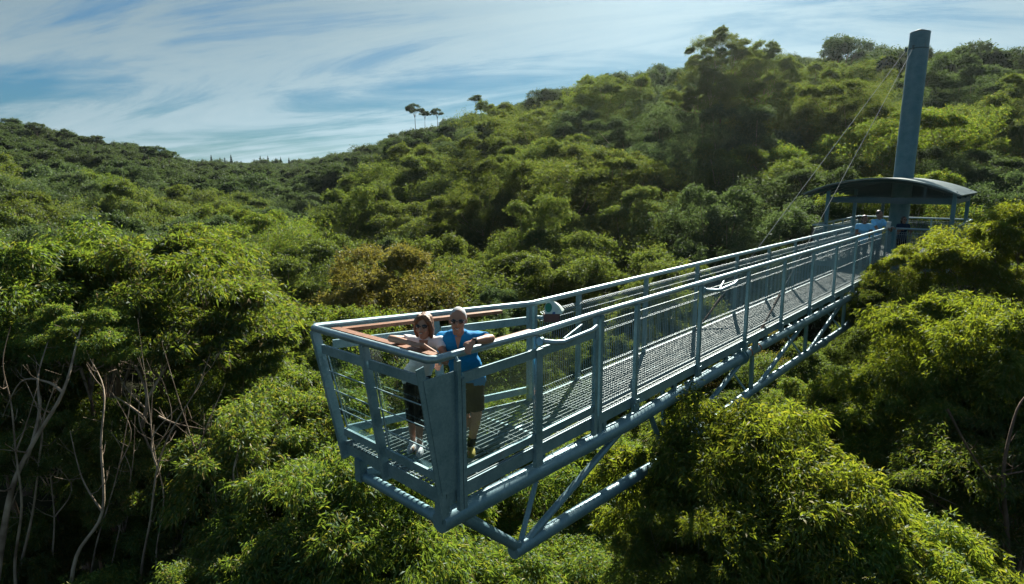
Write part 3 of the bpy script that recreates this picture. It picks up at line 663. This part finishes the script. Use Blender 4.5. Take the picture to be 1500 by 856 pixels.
# green-faced sign box beyond the far double post
sg = empty('sign_box', (XB+.12, WY-.2, 0)); tag(sg, 'small white rounded sign box with a green face on a brown base', 'sign box')
m = MB(); prof = [(-.1, 0), (-.11, .1), (-.085, .17), (-.03, .205), (.04, .195), (.11, .13), (.165, .04), (.16, 0)]
def P(a, b, c): return V((0, 0, 1.17))+(RT*a+UP*b-FH*c)*.84
for k, (c0, c1) in enumerate(((-.07, .05),)):
    n = len(prof); m.add([P(a, b, c1) for a, b in prof]+[P(a*1.0+.05, b*.78, c0-.04) for a, b in prof], [tuple(range(n)), tuple(range(n, 2*n))[::-1]]+[(i, (i+1) % n, n+(i+1) % n, n+i) for i in range(n)])
M['signwhite'] = pbr('sign_white', (.55, .68, .64), .5); M['signgreen'] = pbr('sign_green', (.0, .2, .12), .5); M['signbrown'] = pbr('sign_brown', (.13, .06, .05), .7); M['signblue'] = pbr('sign_blue', (.03, .12, .3), .5)
m.build('housing', M['signwhite'], sg)
m = MB(); n = 20; m.add([P(-.045+.055*math.cos(2*math.pi*i/n), .1+.075*math.sin(2*math.pi*i/n), .053) for i in range(n)]+[P(-.045+.055*math.cos(2*math.pi*i/n), .1+.075*math.sin(2*math.pi*i/n), .03) for i in range(n)], [tuple(range(n))]+[(i, (i+1) % n, n+(i+1) % n, n+i) for i in range(n)]); m.build('green_face', M['signgreen'], sg)
m = MB(); m.hexa([P(.01, .0, .055), P(.06, .0, .055), P(.06, .0, .03), P(.01, .0, .03), P(.02, .03, .055), P(.06, .035, .055), P(.06, .035, .03), P(.02, .03, .03)]); m.build('blue_mark', M['signblue'], sg)
m = MB(); m.hexa([P(-.12, -.13, .05), P(.13, -.13, .05), P(.13, -.13, -.06), P(-.12, -.13, -.06), P(-.12, -.003, .05), P(.13, -.003, .05), P(.13, -.003, -.06), P(-.12, -.003, -.06)]); m.build('base_box', M['signbrown'], sg)
m = MB(); m.bar((0, .02, 1.1), (-.05, .19, 1.1), .04, .04); m.build('bracket', M['steel'], sg)

# ------------------------------------------------------------------ tower: mast, platform, shelter
MX, MY = 24.9, .6
top = V((25.25, .62, 8.33)); gz = ground(MX, MY)
ma = empty('tower_mast', (MX, MY, gz)); tag(ma, 'tall round grey steel mast rising through the arched shelter roof', 'mast')
O = V((MX, MY, gz)); bt = V((MX-.12, MY, 0))
mm = MB().tube([V((MX-1.05, MY, gz-.5))-O, bt-O, top-O], [.36, .345, .34], 28); mm.build('shaft', M['mast'], ma)
d = (top-bt).normalized(); MB().tube([top-O, top+d*.02-O, top+d*.15-O], [.347, .347, .02], 28).build('cap', M['dark'], ma)
MB().tube([top-d*.62-O, top-d*.58-O], .35, 28).build('collar', M['dark'], ma)
at_z = lambda z: bt.lerp(top, z/top.z)
for a, e in ((ANC[0], atd(1338, 70, 23.25)), (ANC[1], atd(1327, 74, 23.6))):
    MB().tube([a+(e-a)*.075-O, e-O], .008, 8).build('stay_cable', M['cable'], ma)
    tb = MB(); tb.tube([a-O, a+(e-a)*.03-O], .03, 8); tb.tube([a+(e-a)*.03-O, a+(e-a)*.06-O], .016, 8); tb.tube([a+(e-a)*.06-O, a+(e-a)*.08-O], .03, 8); tb.build('turnbuckle', M['bark_dark'], ma)
    MB().tube([e+V((0, 0, -.07))-O, e+V((0, 0, .09))-O], .045, 10).build('cable_eye', M['dark'], ma)
PX0, PX1, PY0, PY1 = XEND, 27.2, -1.55, 2.5
tp = empty('tower_platform', (MX, MY, 0)); tag(tp, 'grey steel tower platform with close mesh railing around the mast', 'platform')
def pb(m, name, mat, parent=None):
    for i, v in enumerate(m.v): m.v[i] = (v[0]-MX, v[1]-MY, v[2])
    return m.build(name, M[mat], parent or tp)
m = MB(); y = PY0
while y < PY1: m.box((PX0+.02, y-.004, -.03), (PX1, y+.004, 0)); y += .06
x = PX0+.05
while x < PX1: m.box((x-.004, PY0, -.02), (x+.004, PY1, -.005)); x += .1
pb(m, 'deck_grating', 'grate')
for a, b in (((PX0, PY0), (PX1, PY0)), ((PX1, PY0), (PX1, PY1)), ((PX1, PY1), (PX0, PY1)), ((PX0, PY0), (PX0, -.1)), ((PX0, PY1), (PX0, WY+.1))):
    A, B = V((*a, 0)), V((*b, 0)); L = (B-A).length
    pb(MB().tube([A+V((0, 0, 1.25)), B+V((0, 0, 1.25))], .032, 10), 'handrail', 'rail'); pb(MB().bar(A+V((0, 0, -.11)), B+V((0, 0, -.11)), .02, .18), 'edge_beam', 'steel')
    n = max(1, round(L/1.4))
    for i in range(n+1):
        q = A.lerp(B, i/n); pb(MB().bar(q+V((0, 0, -.2)), q+V((0, 0, 1.22)), .05, .07), 'post', 'steel')
    m = MB(); k = int(L/.055)
    for i in range(k+1):
        q = A.lerp(B, i/k); m.bar(q+V((0, 0, .05)), q+V((0, 0, 1.12)), .008, .008)
    for z in (.06, .6, 1.05, 1.12): m.bar(A+V((0, 0, z)), B+V((0, 0, z)), .01, .01)
    pb(m, 'mesh_panel', 'mesh')
for y in (-1.0, .1, 1.1, 2.1): pb(MB().bar((PX0+.05, y, -.16), (PX1, y, -.16), .08, .16), 'floor_beam', 'dark')
# shelter with barrel-vault roof
sh = empty('shelter', (MX, MY, 0)); tag(sh, 'dark arched steel shelter roof on posts around the mast', 'shelter')
SX0, SX1, SY0, SY1 = 21.3, 26.6, -1.65, 3.2
yc = (SY0+SY1)/2; half = (SY1-SY0)/2; ZE, ZA = 2.3, 2.87; Rv = (half**2+(ZA-ZE)**2)/(2*(ZA-ZE)); a0 = math.asin(half/Rv)
def arc(t, o=0): a = a0*t; return yc+(Rv+o)*math.sin(a), ZA-Rv+(Rv+o)*math.cos(a)
m = MB(); n = 24; vs = []
for i in range(n+1):
    t = -1+2*i/n
    for X in (SX0, SX1):
        for o in (0, .05): yy, zz = arc(t, o); vs.append((X, yy, zz))
fs = []
for i in range(n):
    b, c = i*4, i*4+4; fs += [(b, b+2, c+2, c), (b+1, c+1, c+3, b+3), (b, c, c+1, b+1), (b+2, b+3, c+3, c+2)]
fs += [(0, 1, 3, 2), (n*4, n*4+2, n*4+3, n*4+1)]
m.add(vs, fs); ro = pb(m, 'roof', 'roof', sh)
for X in (SX0+.5, SX0+2.1, SX0+3.6, SX1-.4):
    m = MB(); m.tube([(X, *arc(-1+2*i/16, -.06)) for i in range(17)], .05, 8); pb(m, 'arched_rib', 'dark', sh)
for X in (SX0+.5, SX1-.6):
    pb(MB().bar((X, PY0+.1, 2.12), (X, PY1-.05, 2.12), .08, .2), 'tie_beam', 'dark', sh)
    for y in (PY0+.1, .45, PY1-.05): 
        if y == .45: pb(MB().bar((X, -.6, 2.2), (X, -.6, 2.68), .08, .08, (1, 0, 0)), 'strut', 'dark', sh); continue
        pb(MB().bar((X, y, 0), (X, y, 2.45), .12, .12, (1, 0, 0)), 'column', 'mast', sh)
for y in (PY0+.1, PY1-.05): pb(MB().bar((SX0+.54, y, 2.12), (SX1-.64, y, 2.12), .08, .16), 'side_beam', 'dark', sh)
m = MB(); n = 20; Xg = SX1-.35
lo_ = [(Xg, arc(-.9+1.8*i/n)[0], 2.2) for i in range(n+1)]; hi_ = [(Xg, arc(-.9+1.8*i/n)[0], arc(-.9+1.8*i/n)[1]-.02) for i in range(n+1)]
vs = lo_+hi_+[(a+.04, b, c) for a, b, c in lo_+hi_]; k = n+1
m.add(vs, [(i, i+1, k+i+1, k+i) for i in range(n)]+[(2*k+i, 3*k+i, 3*k+i+1, 2*k+i+1) for i in range(n)]+[(i, 2*k+i, 2*k+i+1, i+1) for i in range(n)]); pb(m, 'gable_panel', 'dark', sh)
pb(MB().bar((SX1-.6, 1.4, 0), (SX1-.6, 1.4, 2.02), .1, .1, (1, 0, 0)), 'column', 'dark', sh)
# ------------------------------------------------------------------ people
def skinmat(name, c): return pbr(name, c, .55, 0, .4, .06, 20)
class Blob:
    """overlapping solids fused into one continuous surface"""
    def __init__(s, ax): s.bm = bmesh.new(); s.ax = ax
    def ell(s, c, rs, rf, rz, ax=None):
        S_, F_, Z_ = ax or s.ax
        g_ = bmesh.ops.create_uvsphere(s.bm, u_segments=16, v_segments=10, radius=1)
        for v in g_['verts']: v.co = V(c)+S_*(v.co.x*rs)+F_*(v.co.y*rf)+Z_*(v.co.z*rz)
        return s
    def limb(s, pts, rr, n=12, round_ends=True):
        m = MB().tube(pts, rr, n); vs = [s.bm.verts.new(v) for v in m.v]
        for f in m.f:
            try: s.bm.faces.new([vs[i] for i in f])
            except ValueError: pass
        if round_ends:
            for p, r in ((pts[0], rr[0]), (pts[-1], rr[-1])):
                g_ = bmesh.ops.create_uvsphere(s.bm, u_segments=n, v_segments=8, radius=r)
                for v in g_['verts']: v.co += V(p)
        return s
    def build(s, name, mat, parent, base, vox=.007, smooth=4, cuts=(), disp=0):
        me = bpy.data.meshes.new(name); bmesh.ops.recalc_face_normals(s.bm, faces=s.bm.faces); s.bm.to_mesh(me); s.bm.free()
        o = bpy.data.objects.new(name, me); COL.objects.link(o)
        r = o.modifiers.new('r', 'REMESH'); r.mode = 'VOXEL'; r.voxel_size = vox; r.use_smooth_shade = True
        if smooth: q = o.modifiers.new('s', 'SMOOTH'); q.iterations = smooth; q.factor = .5
        dg = bpy.context.evaluated_depsgraph_get(); dg.update(); m2 = bpy.data.meshes.new_from_object(o.evaluated_get(dg))
        bpy.data.objects.remove(o)
        bm = bmesh.new(); bm.from_mesh(m2)
        for co_, no_ in cuts:
            bmesh.ops.bisect_plane(bm, geom=bm.verts[:]+bm.edges[:]+bm.faces[:], plane_co=co_, plane_no=no_, clear_outer=True)
        if disp:
            from mathutils import noise
            for v in bm.verts: v.co += v.normal*disp*noise.noise(v.co*14)+v.normal*disp*.6*noise.noise(V((v.co.x*9, v.co.y*9, v.co.z*30)))
        for v in bm.verts: v.co -= V(base)
        bm.to_mesh(m2); bm.free(); m2.name = name; m2.polygons.foreach_set('use_smooth', [True]*len(m2.polygons))
        return link(name, m2, parent, mat)
def hand(b, wrist, palm_dir, back, fingers_dir, size=1.0, curl=.5, thumb_side=1):
    """palm plus five unequal bent fingers; back = normal of the back of the hand"""
    d = palm_dir.normalized(); n = back.normalized(); w = d.cross(n).normalized(); k = size
    c = wrist+d*.045*k; b.ell(c, .038*k, .05*k, .015*k, (w, d, n))
    b.limb([wrist-d*.01, wrist+d*.03*k], [.024*k, .026*k], 10)
    e = fingers_dir.normalized()
    for i, (o, L) in enumerate(((-.03, .062), (-.01, .074), (.01, .078), (.03, .07))):
        r = wrist+d*.082*k+w*o*k; m_ = r+(d*.6+e*.5).normalized()*L*.55*k; t = m_+(e*(.6+curl)+d*.2).normalized()*L*.5*k
        b.limb([r-d*.02, m_, t], [.0098*k, .009*k, .0078*k], 8)
    r = wrist+d*.025*k+w*.03*k*thumb_side; m_ = r+(d*.55+w*.7*thumb_side+e*.3).normalized()*.04*k; b.limb([r, m_, m_+(d*.8+w*.15*thumb_side+e*.4).normalized()*.032*k], [.013*k, .011*k, .009*k], 8)
def head(b, c, ax, k=1.0):
    S_, F_, Z_ = ax; P_ = lambda s, f, z: c+S_*s*k+F_*f*k+Z_*z*k
    b.ell(P_(0, -.012, .025), .075*k, .096*k, .098*k, ax); b.ell(P_(0, .022, -.045), .057*k, .066*k, .075*k, ax); b.ell(P_(0, .055, -.092), .03*k, .032*k, .026*k, ax)
    b.ell(P_(0, .04, .0), .062*k, .055*k, .05*k, ax)
    b.limb([P_(0, .088, .012), P_(0, .108, -.022)], [.008*k, .0135*k], 8); b.ell(P_(0, .098, -.028), .017*k, .014*k, .01*k, ax)
    for q in (-1, 1):
        b.ell(P_(q*.077, -.008, -.006), .009*k, .019*k, .03*k, ax); b.ell(P_(q*.036, .068, -.032), .022*k, .02*k, .022*k, ax)
    b.ell(P_(0, .083, -.06), .024*k, .014*k, .014*k, ax)
def face_parts(c, ax, root, base, k, mouth='mouth', glasses=True):
    S_, F_, Z_ = ax; P_ = lambda s, f, z: c+S_*s*k+F_*f*k+Z_*z*k-V(base)
    m = MB(); pts = [P_(s, .0985-abs(s)*.35, -.058+abs(s)*.35) for s in (-.026, -.014, 0, .014, .026)]
    m.tube(pts, [.003*k, .006*k, .007*k, .006*k, .003*k], 8); mo = m.build(mouth, M['lips'], root)
    m = MB(); m.tube([P_(s, .1035-abs(s)*.35, -.056+abs(s)*.3) for s in (-.017, 0, .017)], [.002*k, .0042*k, .002*k], 6); m.build('teeth', M['teeth'], mo)
    if glasses:
        gl = MB()
        for q in (-1, 1):
            n = 14; ring = [P_(q*.033+.0265*math.cos(2*math.pi*i/n), .094-.009*abs(math.cos(2*math.pi*i/n))-(.012 if q*math.cos(2*math.pi*i/n) > 0 else 0), .012+.02*math.sin(2*math.pi*i/n)) for i in range(n)]
            fr = P_(q*.033, .099, .012); gl.add(ring+[fr]+[p-F_*.006*k for p in ring], [(i, (i+1) % n, n) for i in range(n)]+[(i, n+1+i, n+1+(i+1) % n, (i+1) % n) for i in range(n)], True)
            gl.tube([P_(q*.058, .076, .018), P_(q*.079, .03, .014), P_(q*.08, -.015, .012)], .0028*k, 6)
        gl.tube([P_(-.01, .1, .016), P_(.01, .1, .016)], .003*k, 6); gl.build('sunglasses', M['shade'], root)
M['lips'] = pbr('lips', (.32, .09, .075), .5); M['teeth'] = pbr('teeth', (.75, .72, .66), .4); M['shade'] = pbr('sunglass', (.006, .008, .014), .12, 0, .6, 0)
M['skin_m'] = skinmat('skin_fair', (.43, .22, .15)); M['skin_w'] = skinmat('skin_tan', (.4, .22, .15)); M['skin_d'] = skinmat('skin_brown', (.2, .11, .08))
def cloth(name, c, c2=None): return pbr(name, c, .85, 0, .2, .08, 9, .35, 30, c2)
M['polo'] = cloth('blue_polo', (.014, .26, .6)); M['shorts'] = cloth('dark_shorts', (.012, .016, .014)); M['camo'] = pbr('camo_shorts', (.003, .0036, .003), .9, 0, .1, 0, 14, .3, 30, (.002, .0025, .0025), lo=.52, hi=.58)
M['tee'] = cloth('white_tee', (.8, .83, .86)); M['capri'] = cloth('black_capris', (.003, .0032, .004)); M['sock'] = cloth('dark_sock', (.02, .022, .025))
M['shoe_y'] = cloth('olive_shoe', (.3, .27, .06)); M['shoe_w'] = pbr('white_trainer', (.66, .68, .72), .6, 0, .3, 0, 22, 0, 60, (.12, .16, .24), lo=.36, hi=.44)
M['hair_g'] = pbr('grey_hair', (.6, .63, .66), .7, 0, .3, .2, 60, .5, 160); M['hair_r'] = pbr('auburn_hair', (.22, .095, .045), .5, 0, .5, .25, 30, .7, 110); M['hair_d'] = pbr('dark_hair', (.02, .014, .012), .5, 0, .5, .2, 40)
M['watch'] = pbr('watch_black', (.01, .01, .012), .35); M['lblue'] = cloth('light_blue_shirt', (.2, .5, .78)); M['navy'] = cloth('navy_trousers', (.015, .03, .06))
M['paper'] = pbr('white_paper', (.7, .72, .75), .7)

def figure(name, label, J, ax, hax, k, skin, top, bottom, shoe, top_hem, bottom_ends, sleeve, hk=1.0, slim=1.0, vox=.0085, hands=None, neck_v=None, fem=False):
    """J: joints in world space; ax: side, front, up of the trunk; hax: of the head"""
    S_, F_, Z_ = ax; base = V(((J['anL'].x+J['anR'].x)/2, (J['anL'].y+J['anR'].y)/2, 0))
    root = empty(name, base); tag(root, label, 'person')
    b = Blob(ax); g_ = slim
    tr = (J['pelvis']-J['chest']).normalized(); tax = (S_, F_, -tr)
    head(b, J['head'], hax, hk)
    b.limb([J['head']-hax[2]*.05-hax[1]*.012, J['neck']-Z_*.02], [.05*g_, .058*g_], 12)
    b.ell(J['chest']+Z_*.02, .155*g_, .1*g_, .17, tax); b.ell(J['waist'], .135*g_, .1*g_, .17, tax); b.ell(J['pelvis'], .155*g_, .11*g_, .12, tax)
    b.limb([J['shL'], J['neck']-Z_*.03, J['shR']], [.052*g_, .06*g_, .052*g_], 12)
    for q in 'LR':
        if 'el'+q in J:
            mid = J['el'+q].lerp(J['wr'+q], .35)
            b.limb([J['sh'+q], J['sh'+q].lerp(J['el'+q], .5), J['el'+q]], [.052*g_, .047*g_, .04*g_]); b.limb([J['el'+q], mid, J['wr'+q]], [.04*g_, .041*g_, .026*g_])
            if hands and q in hands: hand(b, J['wr'+q], *hands[q])
        calf = J['kn'+q].lerp(J['an'+q], .3)-F_*.018
        b.limb([J['hip'+q], J['hip'+q].lerp(J['kn'+q], .5), J['kn'+q]], [.082*g_, .07*g_, .054*g_]); b.limb([J['kn'+q], calf, J['kn'+q].lerp(J['an'+q], .75), J['an'+q]], [.053*g_, .054*g_, .038*g_, .036*g_])
        b.limb([J['an'+q]-Z_*.03-F_*.02, J['an'+q]-Z_*.045+F_*.12], [.034, .03], 10)
    b.build('body', M[skin], root, base, vox)
    # upper garment
    b = Blob(ax); p = 1.0
    b.ell(J['chest']+Z_*.03, .178*g_, .122*g_, .19, tax); b.ell(J['waist'], .162*g_, .125*g_, .2, tax); b.ell(J['pelvis']+Z_*.03, .178*g_, .135*g_, .2, tax)
    if fem:
        for q in (-1, 1): b.ell(J['chest']+F_*.075+S_*.065*q-Z_*.0, .06, .055, .062, ax)
    b.limb([J['shL'], J['neck']-Z_*.035, J['shR']], [.068*g_, .066*g_, .068*g_], 12)
    for q in 'LR':
        if 'el'+q in J: e = J['sh'+q].lerp(J['el'+q], sleeve); b.limb([J['sh'+q], e], [.07*g_, .064*g_], 14, False); b.ell(J['sh'+q], .072*g_, .072*g_, .072*g_)
    cuts = [(V((0, 0, top_hem)), V((0, 0, -1)))]
    b.build('shirt', M[top], root, base, vox*1.15, 5, cuts, .004)
    # trousers or shorts
    b = Blob(ax); b.ell(J['pelvis'], .168*g_, .125*g_, .14, tax)
    for q in 'LR':
        e = J['kn'+q]; hp = J['hip'+q]
        if bottom_ends < 1: b.limb([hp, hp.lerp(e, bottom_ends*.5), hp.lerp(e, bottom_ends)], [.1*g_, .092*g_, .085*g_], 14, False)
        else: b.limb([hp, hp.lerp(e, .5), e, e.lerp(J['an'+q], bottom_ends-1)], [.1*g_, .083*g_, .066*g_, .062*g_], 14, False)
    b.build('trousers' if bottom_ends > 1 else 'shorts', M[bottom], root, base, vox*1.15, 3, (), .004)
    for q in 'LR':
        a = J['an'+q]; b = Blob(ax); f2 = (F_+S_*(.12 if q == 'L' else -.12)).normalized(); s2 = f2.cross(Z_)
        b.ell(a+f2*.06-Z_*.045, .043, .125, .04, (s2, f2, Z_)); b.ell(a-Z_*.02-f2*.01, .042, .055, .05, (s2, f2, Z_)); b.ell(a+f2*.05-Z_*.068, .045, .135, .02, (s2, f2, Z_))
        b.build('shoe', M[shoe], root, base, vox, 2, [(V((0, 0, .002)), V((0, 0, -1)))])
    return root, base
# --- man at the lookout corner
CF = -FH; AX = (RH, CF, V((0, 0, 1)))
def tilt(ax, turn=0, nod=0, roll=0):                    # turn the head about its own axes
    s, f, z = ax; q = Quaternion(z, turn); s, f = q@s, q@f; q = Quaternion(s, nod); f, z = q@f, q@z; q = Quaternion(f, roll); s, z = q@s, q@z; return (s, f, z)
J = dict(head=atd(671, 470, 6.03), neck=atd(672, 492, 6.1), chest=atd(675, 509, 6.2), waist=atd(681, 533, 6.3), pelvis=atd(685, 556, 6.38), shL=atd(700, 496, 6.2), shR=atd(648, 496, 6.42),
         elL=V((.635, -.03, 1.372)), wrL=V((.37, -.045, 1.395)), elR=atd(642, 530, 6.55), wrR=V((.66, .74, 1.0)),
         hipL=atd(694, 560, 6.4), hipR=atd(676, 560, 6.42), knL=atd(698, 607, 6.42), knR=atd(680, 610, 6.48), anL=V((.77, .41, .085)), anR=V((.64, .46, .085)))
hx = tilt(AX, .0, .0, -.03)
man, mb = figure('person', 'person with short grey hair in a bright blue polo shirt leaning on the rail', J, AX, hx, 1, 'skin_m', 'polo', 'camo', 'shoe_y', .77, .88, .62,
                 hands={'L': (V((-.8, -.22, -.28)), V((-.2, -.5, .85)), V((-.25, -.35, -.9)), 1.0, .5, 1), 'R': (V((.1, .5, -.6)), V((.7, .6, .3)), V((0, .2, -.9)), 1.0, .3, -1)}, hk=1.08, slim=1.08)
face_parts(J['head'], hx, man, mb, 1.08)
b = Blob(hx); c = J['head']; P_ = lambda s, f, z: c+hx[0]*s+hx[1]*f+hx[2]*z
b.ell(P_(0, -.02, .034), .085, .103, .102, hx); b.ell(P_(0, -.06, -.02), .076, .055, .08, hx)
b.build('hair', M['hair_g'], man, mb, .0075, 3, [(P_(0, .03, .072), (hx[1]*.9-hx[2]*.55).normalized()), (P_(0, .0, -.045), -hx[2])], .002)
w = J['wrL']; d = (J['elL']-w).normalized(); MB().tube([w+d*.008-mb, w+d*.036-mb], .0315, 14).build('wristwatch', M['watch'], man)
MB().box((-.016, -.016, .0), (.016, .016, .012)).build('watch_face', M['watch'], man).location = w+d*.02+V((-.006, -.012, .026))-mb
n0 = J['neck']; col = MB()
col.tube([n0+RH*(.07*math.sin(a))+CF*(.062*math.cos(a)-.012)+V((0, 0, .042-.05*max(0, math.cos(a))**2)) - mb for a in [math.radians(t) for t in range(24, 337, 12)]], .015, 8); col.build('collar', M['polo'], man)
vn = MB(); q = n0+CF*.097-V((0, 0, .035))-mb
vn.add([q+RH*-.032+V((0, 0, .045))-CF*.02, q+RH*.032+V((0, 0, .045))-CF*.02, q+V((0, 0, -.075))+CF*.028, q+RH*-.032+V((0, 0, .045))-CF*.05, q+RH*.032+V((0, 0, .045))-CF*.05, q+V((0, 0, -.075))-CF*.0], [(0, 2, 1), (3, 4, 5), (0, 1, 4, 3), (1, 2, 5, 4), (2, 0, 3, 5)]); vn.build('open_neck', M['skin_m'], man)
for qn in 'LR': a = J['an'+qn]; MB().tube([a-V((0, 0, .0))-mb, a+(J['kn'+qn]-a)*.28-mb], [.044, .05], 14).build('sock', M['sock'], man)
# --- woman beside him
J = dict(head=atd(621, 478, 6.12), neck=atd(622, 498, 6.2), chest=atd(620, 516, 6.27), waist=atd(616, 538, 6.36), pelvis=V((.36, .78, .88)), shR=atd(600, 499, 6.24), shL=atd(645, 501, 6.17),
         elR=V((.06, .8, 1.345)), wrR=V((.085, .55, 1.345)), elL=V((.33, .3, 1.14)), wrL=V((.13, .4, 1.335)),
         hipR=V((.33, .84, .85)), hipL=V((.39, .72, .85)), knR=V((.36, .9, .46)), knL=V((.37, .77, .46)), anR=V((.43, .97, .085)), anL=V((.42, .85, .085)))
hx = tilt(AX, -.22, -.04, .04)
wom, wb_ = figure('person', 'person with auburn bob in a white top leaning arms on the lookout rail', J, AX, hx, 1, 'skin_w', 'tee', 'capri', 'shoe_w', .8, 1.3, .34, hk=1.02, slim=.9, fem=True,
                  hands={'R': (V((.15, -.95, .0)), V((0, 0, 1)), V((.1, -.8, -.35)), .9, .3, 1), 'L': (V((-.25, .9, .02)), V((0, 0, 1)), V((-.15, .8, -.35)), .9, .3, -1)})
face_parts(J['head'], hx, wom, wb_, 1.02)
b = Blob(hx); c = J['head']; P_ = lambda s, f, z: c+hx[0]*s+hx[1]*f+hx[2]*z
b.ell(P_(0, -.028, .034), .09, .1, .105, hx); b.ell(P_(0, -.062, -.04), .086, .066, .108, hx)
for q in (-1, 1):
    b.limb([P_(q*.03, .04, .108), P_(q*.07, .035, .05), P_(q*.082, .015, -.03), P_(q*.074, .0, -.105)], [.026, .027, .027, .022], 10)
b.limb([P_(.03, .045, .112), P_(-.03, .075, .088), P_(-.066, .055, .045)], [.025, .019, .016], 10); b.limb([P_(.02, .055, .112), P_(.058, .06, .065)], [.022, .016], 10)
b.build('hair', M['hair_r'], wom, wb_, .008, 4, (), .007)
n0 = J['neck']; vn = MB(); q = n0+CF*.088-V((0, 0, .035))-wb_
vn.add([q+RH*-.045+V((0, 0, .05))-CF*.02, q+RH*.045+V((0, 0, .05))-CF*.02, q+RH*.025+V((0, 0, -.06))+CF*.032, q+RH*-.025+V((0, 0, -.06))+CF*.032, q+RH*-.045+V((0, 0, .05))-CF*.06, q+RH*.045+V((0, 0, .05))-CF*.06, q+RH*.025+V((0, 0, -.06))-CF*.0, q+RH*-.025+V((0, 0, -.06))-CF*.0],
       [(0, 3, 2, 1), (4, 5, 6, 7), (0, 1, 5, 4), (1, 2, 6, 5), (2, 3, 7, 6), (3, 0, 4, 7)]); vn.build('open_neck', M['skin_w'], wom)
# --- three visitors near the tower
def visitor(label, x, y, face, h, skin, top, bottom, hair, lean=.12, sun=False, arms=None, fem=False):
    k = h/1.72; F_ = V((math.cos(face), math.sin(face), 0)); S_ = V((F_.y, -F_.x, 0))*-1; ax = (S_, F_, V((0, 0, 1)))
    Q = lambda s, f, z: V((x, y, 0))+S_*s*k+F_*(f*k+lean*max(0, z-.8))+V((0, 0, z*k))
    arms = arms or ((.24, .28, 1.12), (.08, .46, 1.24)); a1, a2 = arms
    J = dict(head=Q(0, .02, 1.6), neck=Q(0, 0, 1.45), chest=Q(0, 0, 1.26), waist=Q(0, 0, 1.06), pelvis=Q(0, 0, .92), shL=Q(.18, 0, 1.4), shR=Q(-.18, 0, 1.4), elL=Q(*a1), wrL=Q(*a2), elR=Q(-a1[0], *a1[1:]), wrR=Q(-a2[0]-.05, *a2[1:]),
             hipL=Q(.09, 0, .9), hipR=Q(-.09, 0, .9), knL=Q(.1, .02, .48), knR=Q(-.1, .02, .48), anL=Q(.1, 0, .085/k), anR=Q(-.1, 0, .085/k))
    hd = {q: (F_+V((0, 0, -.1)), V((0, 0, 1)), F_*.6+V((0, 0, -.7)), .95*k, .4, 1 if q == 'L' else -1) for q in 'LR'}
    r_, bs = figure('person', label, J, ax, ax, k, skin, top, bottom, 'sock', .82*k, 1.85, .5, hk=k*1.05, slim=k, vox=.011, hands=hd, fem=fem)
    c = J['head']; P_ = lambda s, f, z: c+S_*s*k+F_*f*k+V((0, 0, z*k)); b = Blob(ax); b.ell(P_(0, -.03, .04), .09*k, .1*k, .105*k)
    if fem: b.ell(P_(0, -.06, -.05), .095*k, .065*k, .12*k)
    b.build('hair', M[hair], r_, bs, .011, 2, [(P_(0, .05, .05), (F_*.9-V((0, 0, .55))).normalized())] if not fem else [(P_(0, .055, .05), F_)], .003)
    face_parts(c, ax, r_, bs, k*1.05, glasses=sun); return r_, J
toc = math.atan2(CF.y, CF.x)
r2, J2 = visitor('person in a light blue shirt holding a white leaflet at the walkway rail', 19.75, .36, toc+.25, 1.84, 'skin_d', 'lblue', 'navy', 'hair_d', .04)
MB().hexa([V(p) for p in ((-.07, -.005, -.1), (.07, -.005, -.1), (.07, .005, -.1), (-.07, .005, -.1), (-.07, -.005, .1), (.07, -.005, .1), (.07, .005, .1), (-.07, .005, .1))]).build('leaflet', M['paper'])
lf = COL.objects['leaflet']; lf.location = J2['wrR']+CF*.1+V((0, 0, .1)); lf.rotation_euler = (0.2, 0, toc+math.pi/2); tag(lf, 'white folded leaflet in the hands of the light blue shirt', 'leaflet')
visitor('person with dark hair and blue vest top standing by the light blue shirt', 18.75, .55, toc-.3, 1.72, 'skin_d', 'lblue', 'navy', 'hair_d', .05, False, ((.22, .12, 1.15), (.12, .3, 1.18)), True)
visitor('small person with sunglasses standing behind the platform rail near the mast', 21.15, -.15, toc, 1.6, 'skin_d', 'navy', 'capri', 'hair_d', .02, True, ((.24, .1, 1.1), (.16, .25, 1.28)), True)
# ------------------------------------------------------------------ air
hz = MB().box((-1700, -1700, -60), (1700, 1700, 45)); m_, t_, out_ = newmat('haze')
pv = N(t_, 'ShaderNodeVolumePrincipled'); pv.inputs['Color'].default_value = (.8, .92, 1, 1); pv.inputs['Density'].default_value = .00008; pv.inputs['Anisotropy'].default_value = .75
lk(t_, pv.outputs[0], out_.inputs['Volume']); tag(hz.build('haze', m_), 'thin pale haze filling the valley air', 'haze', kind='stuff')
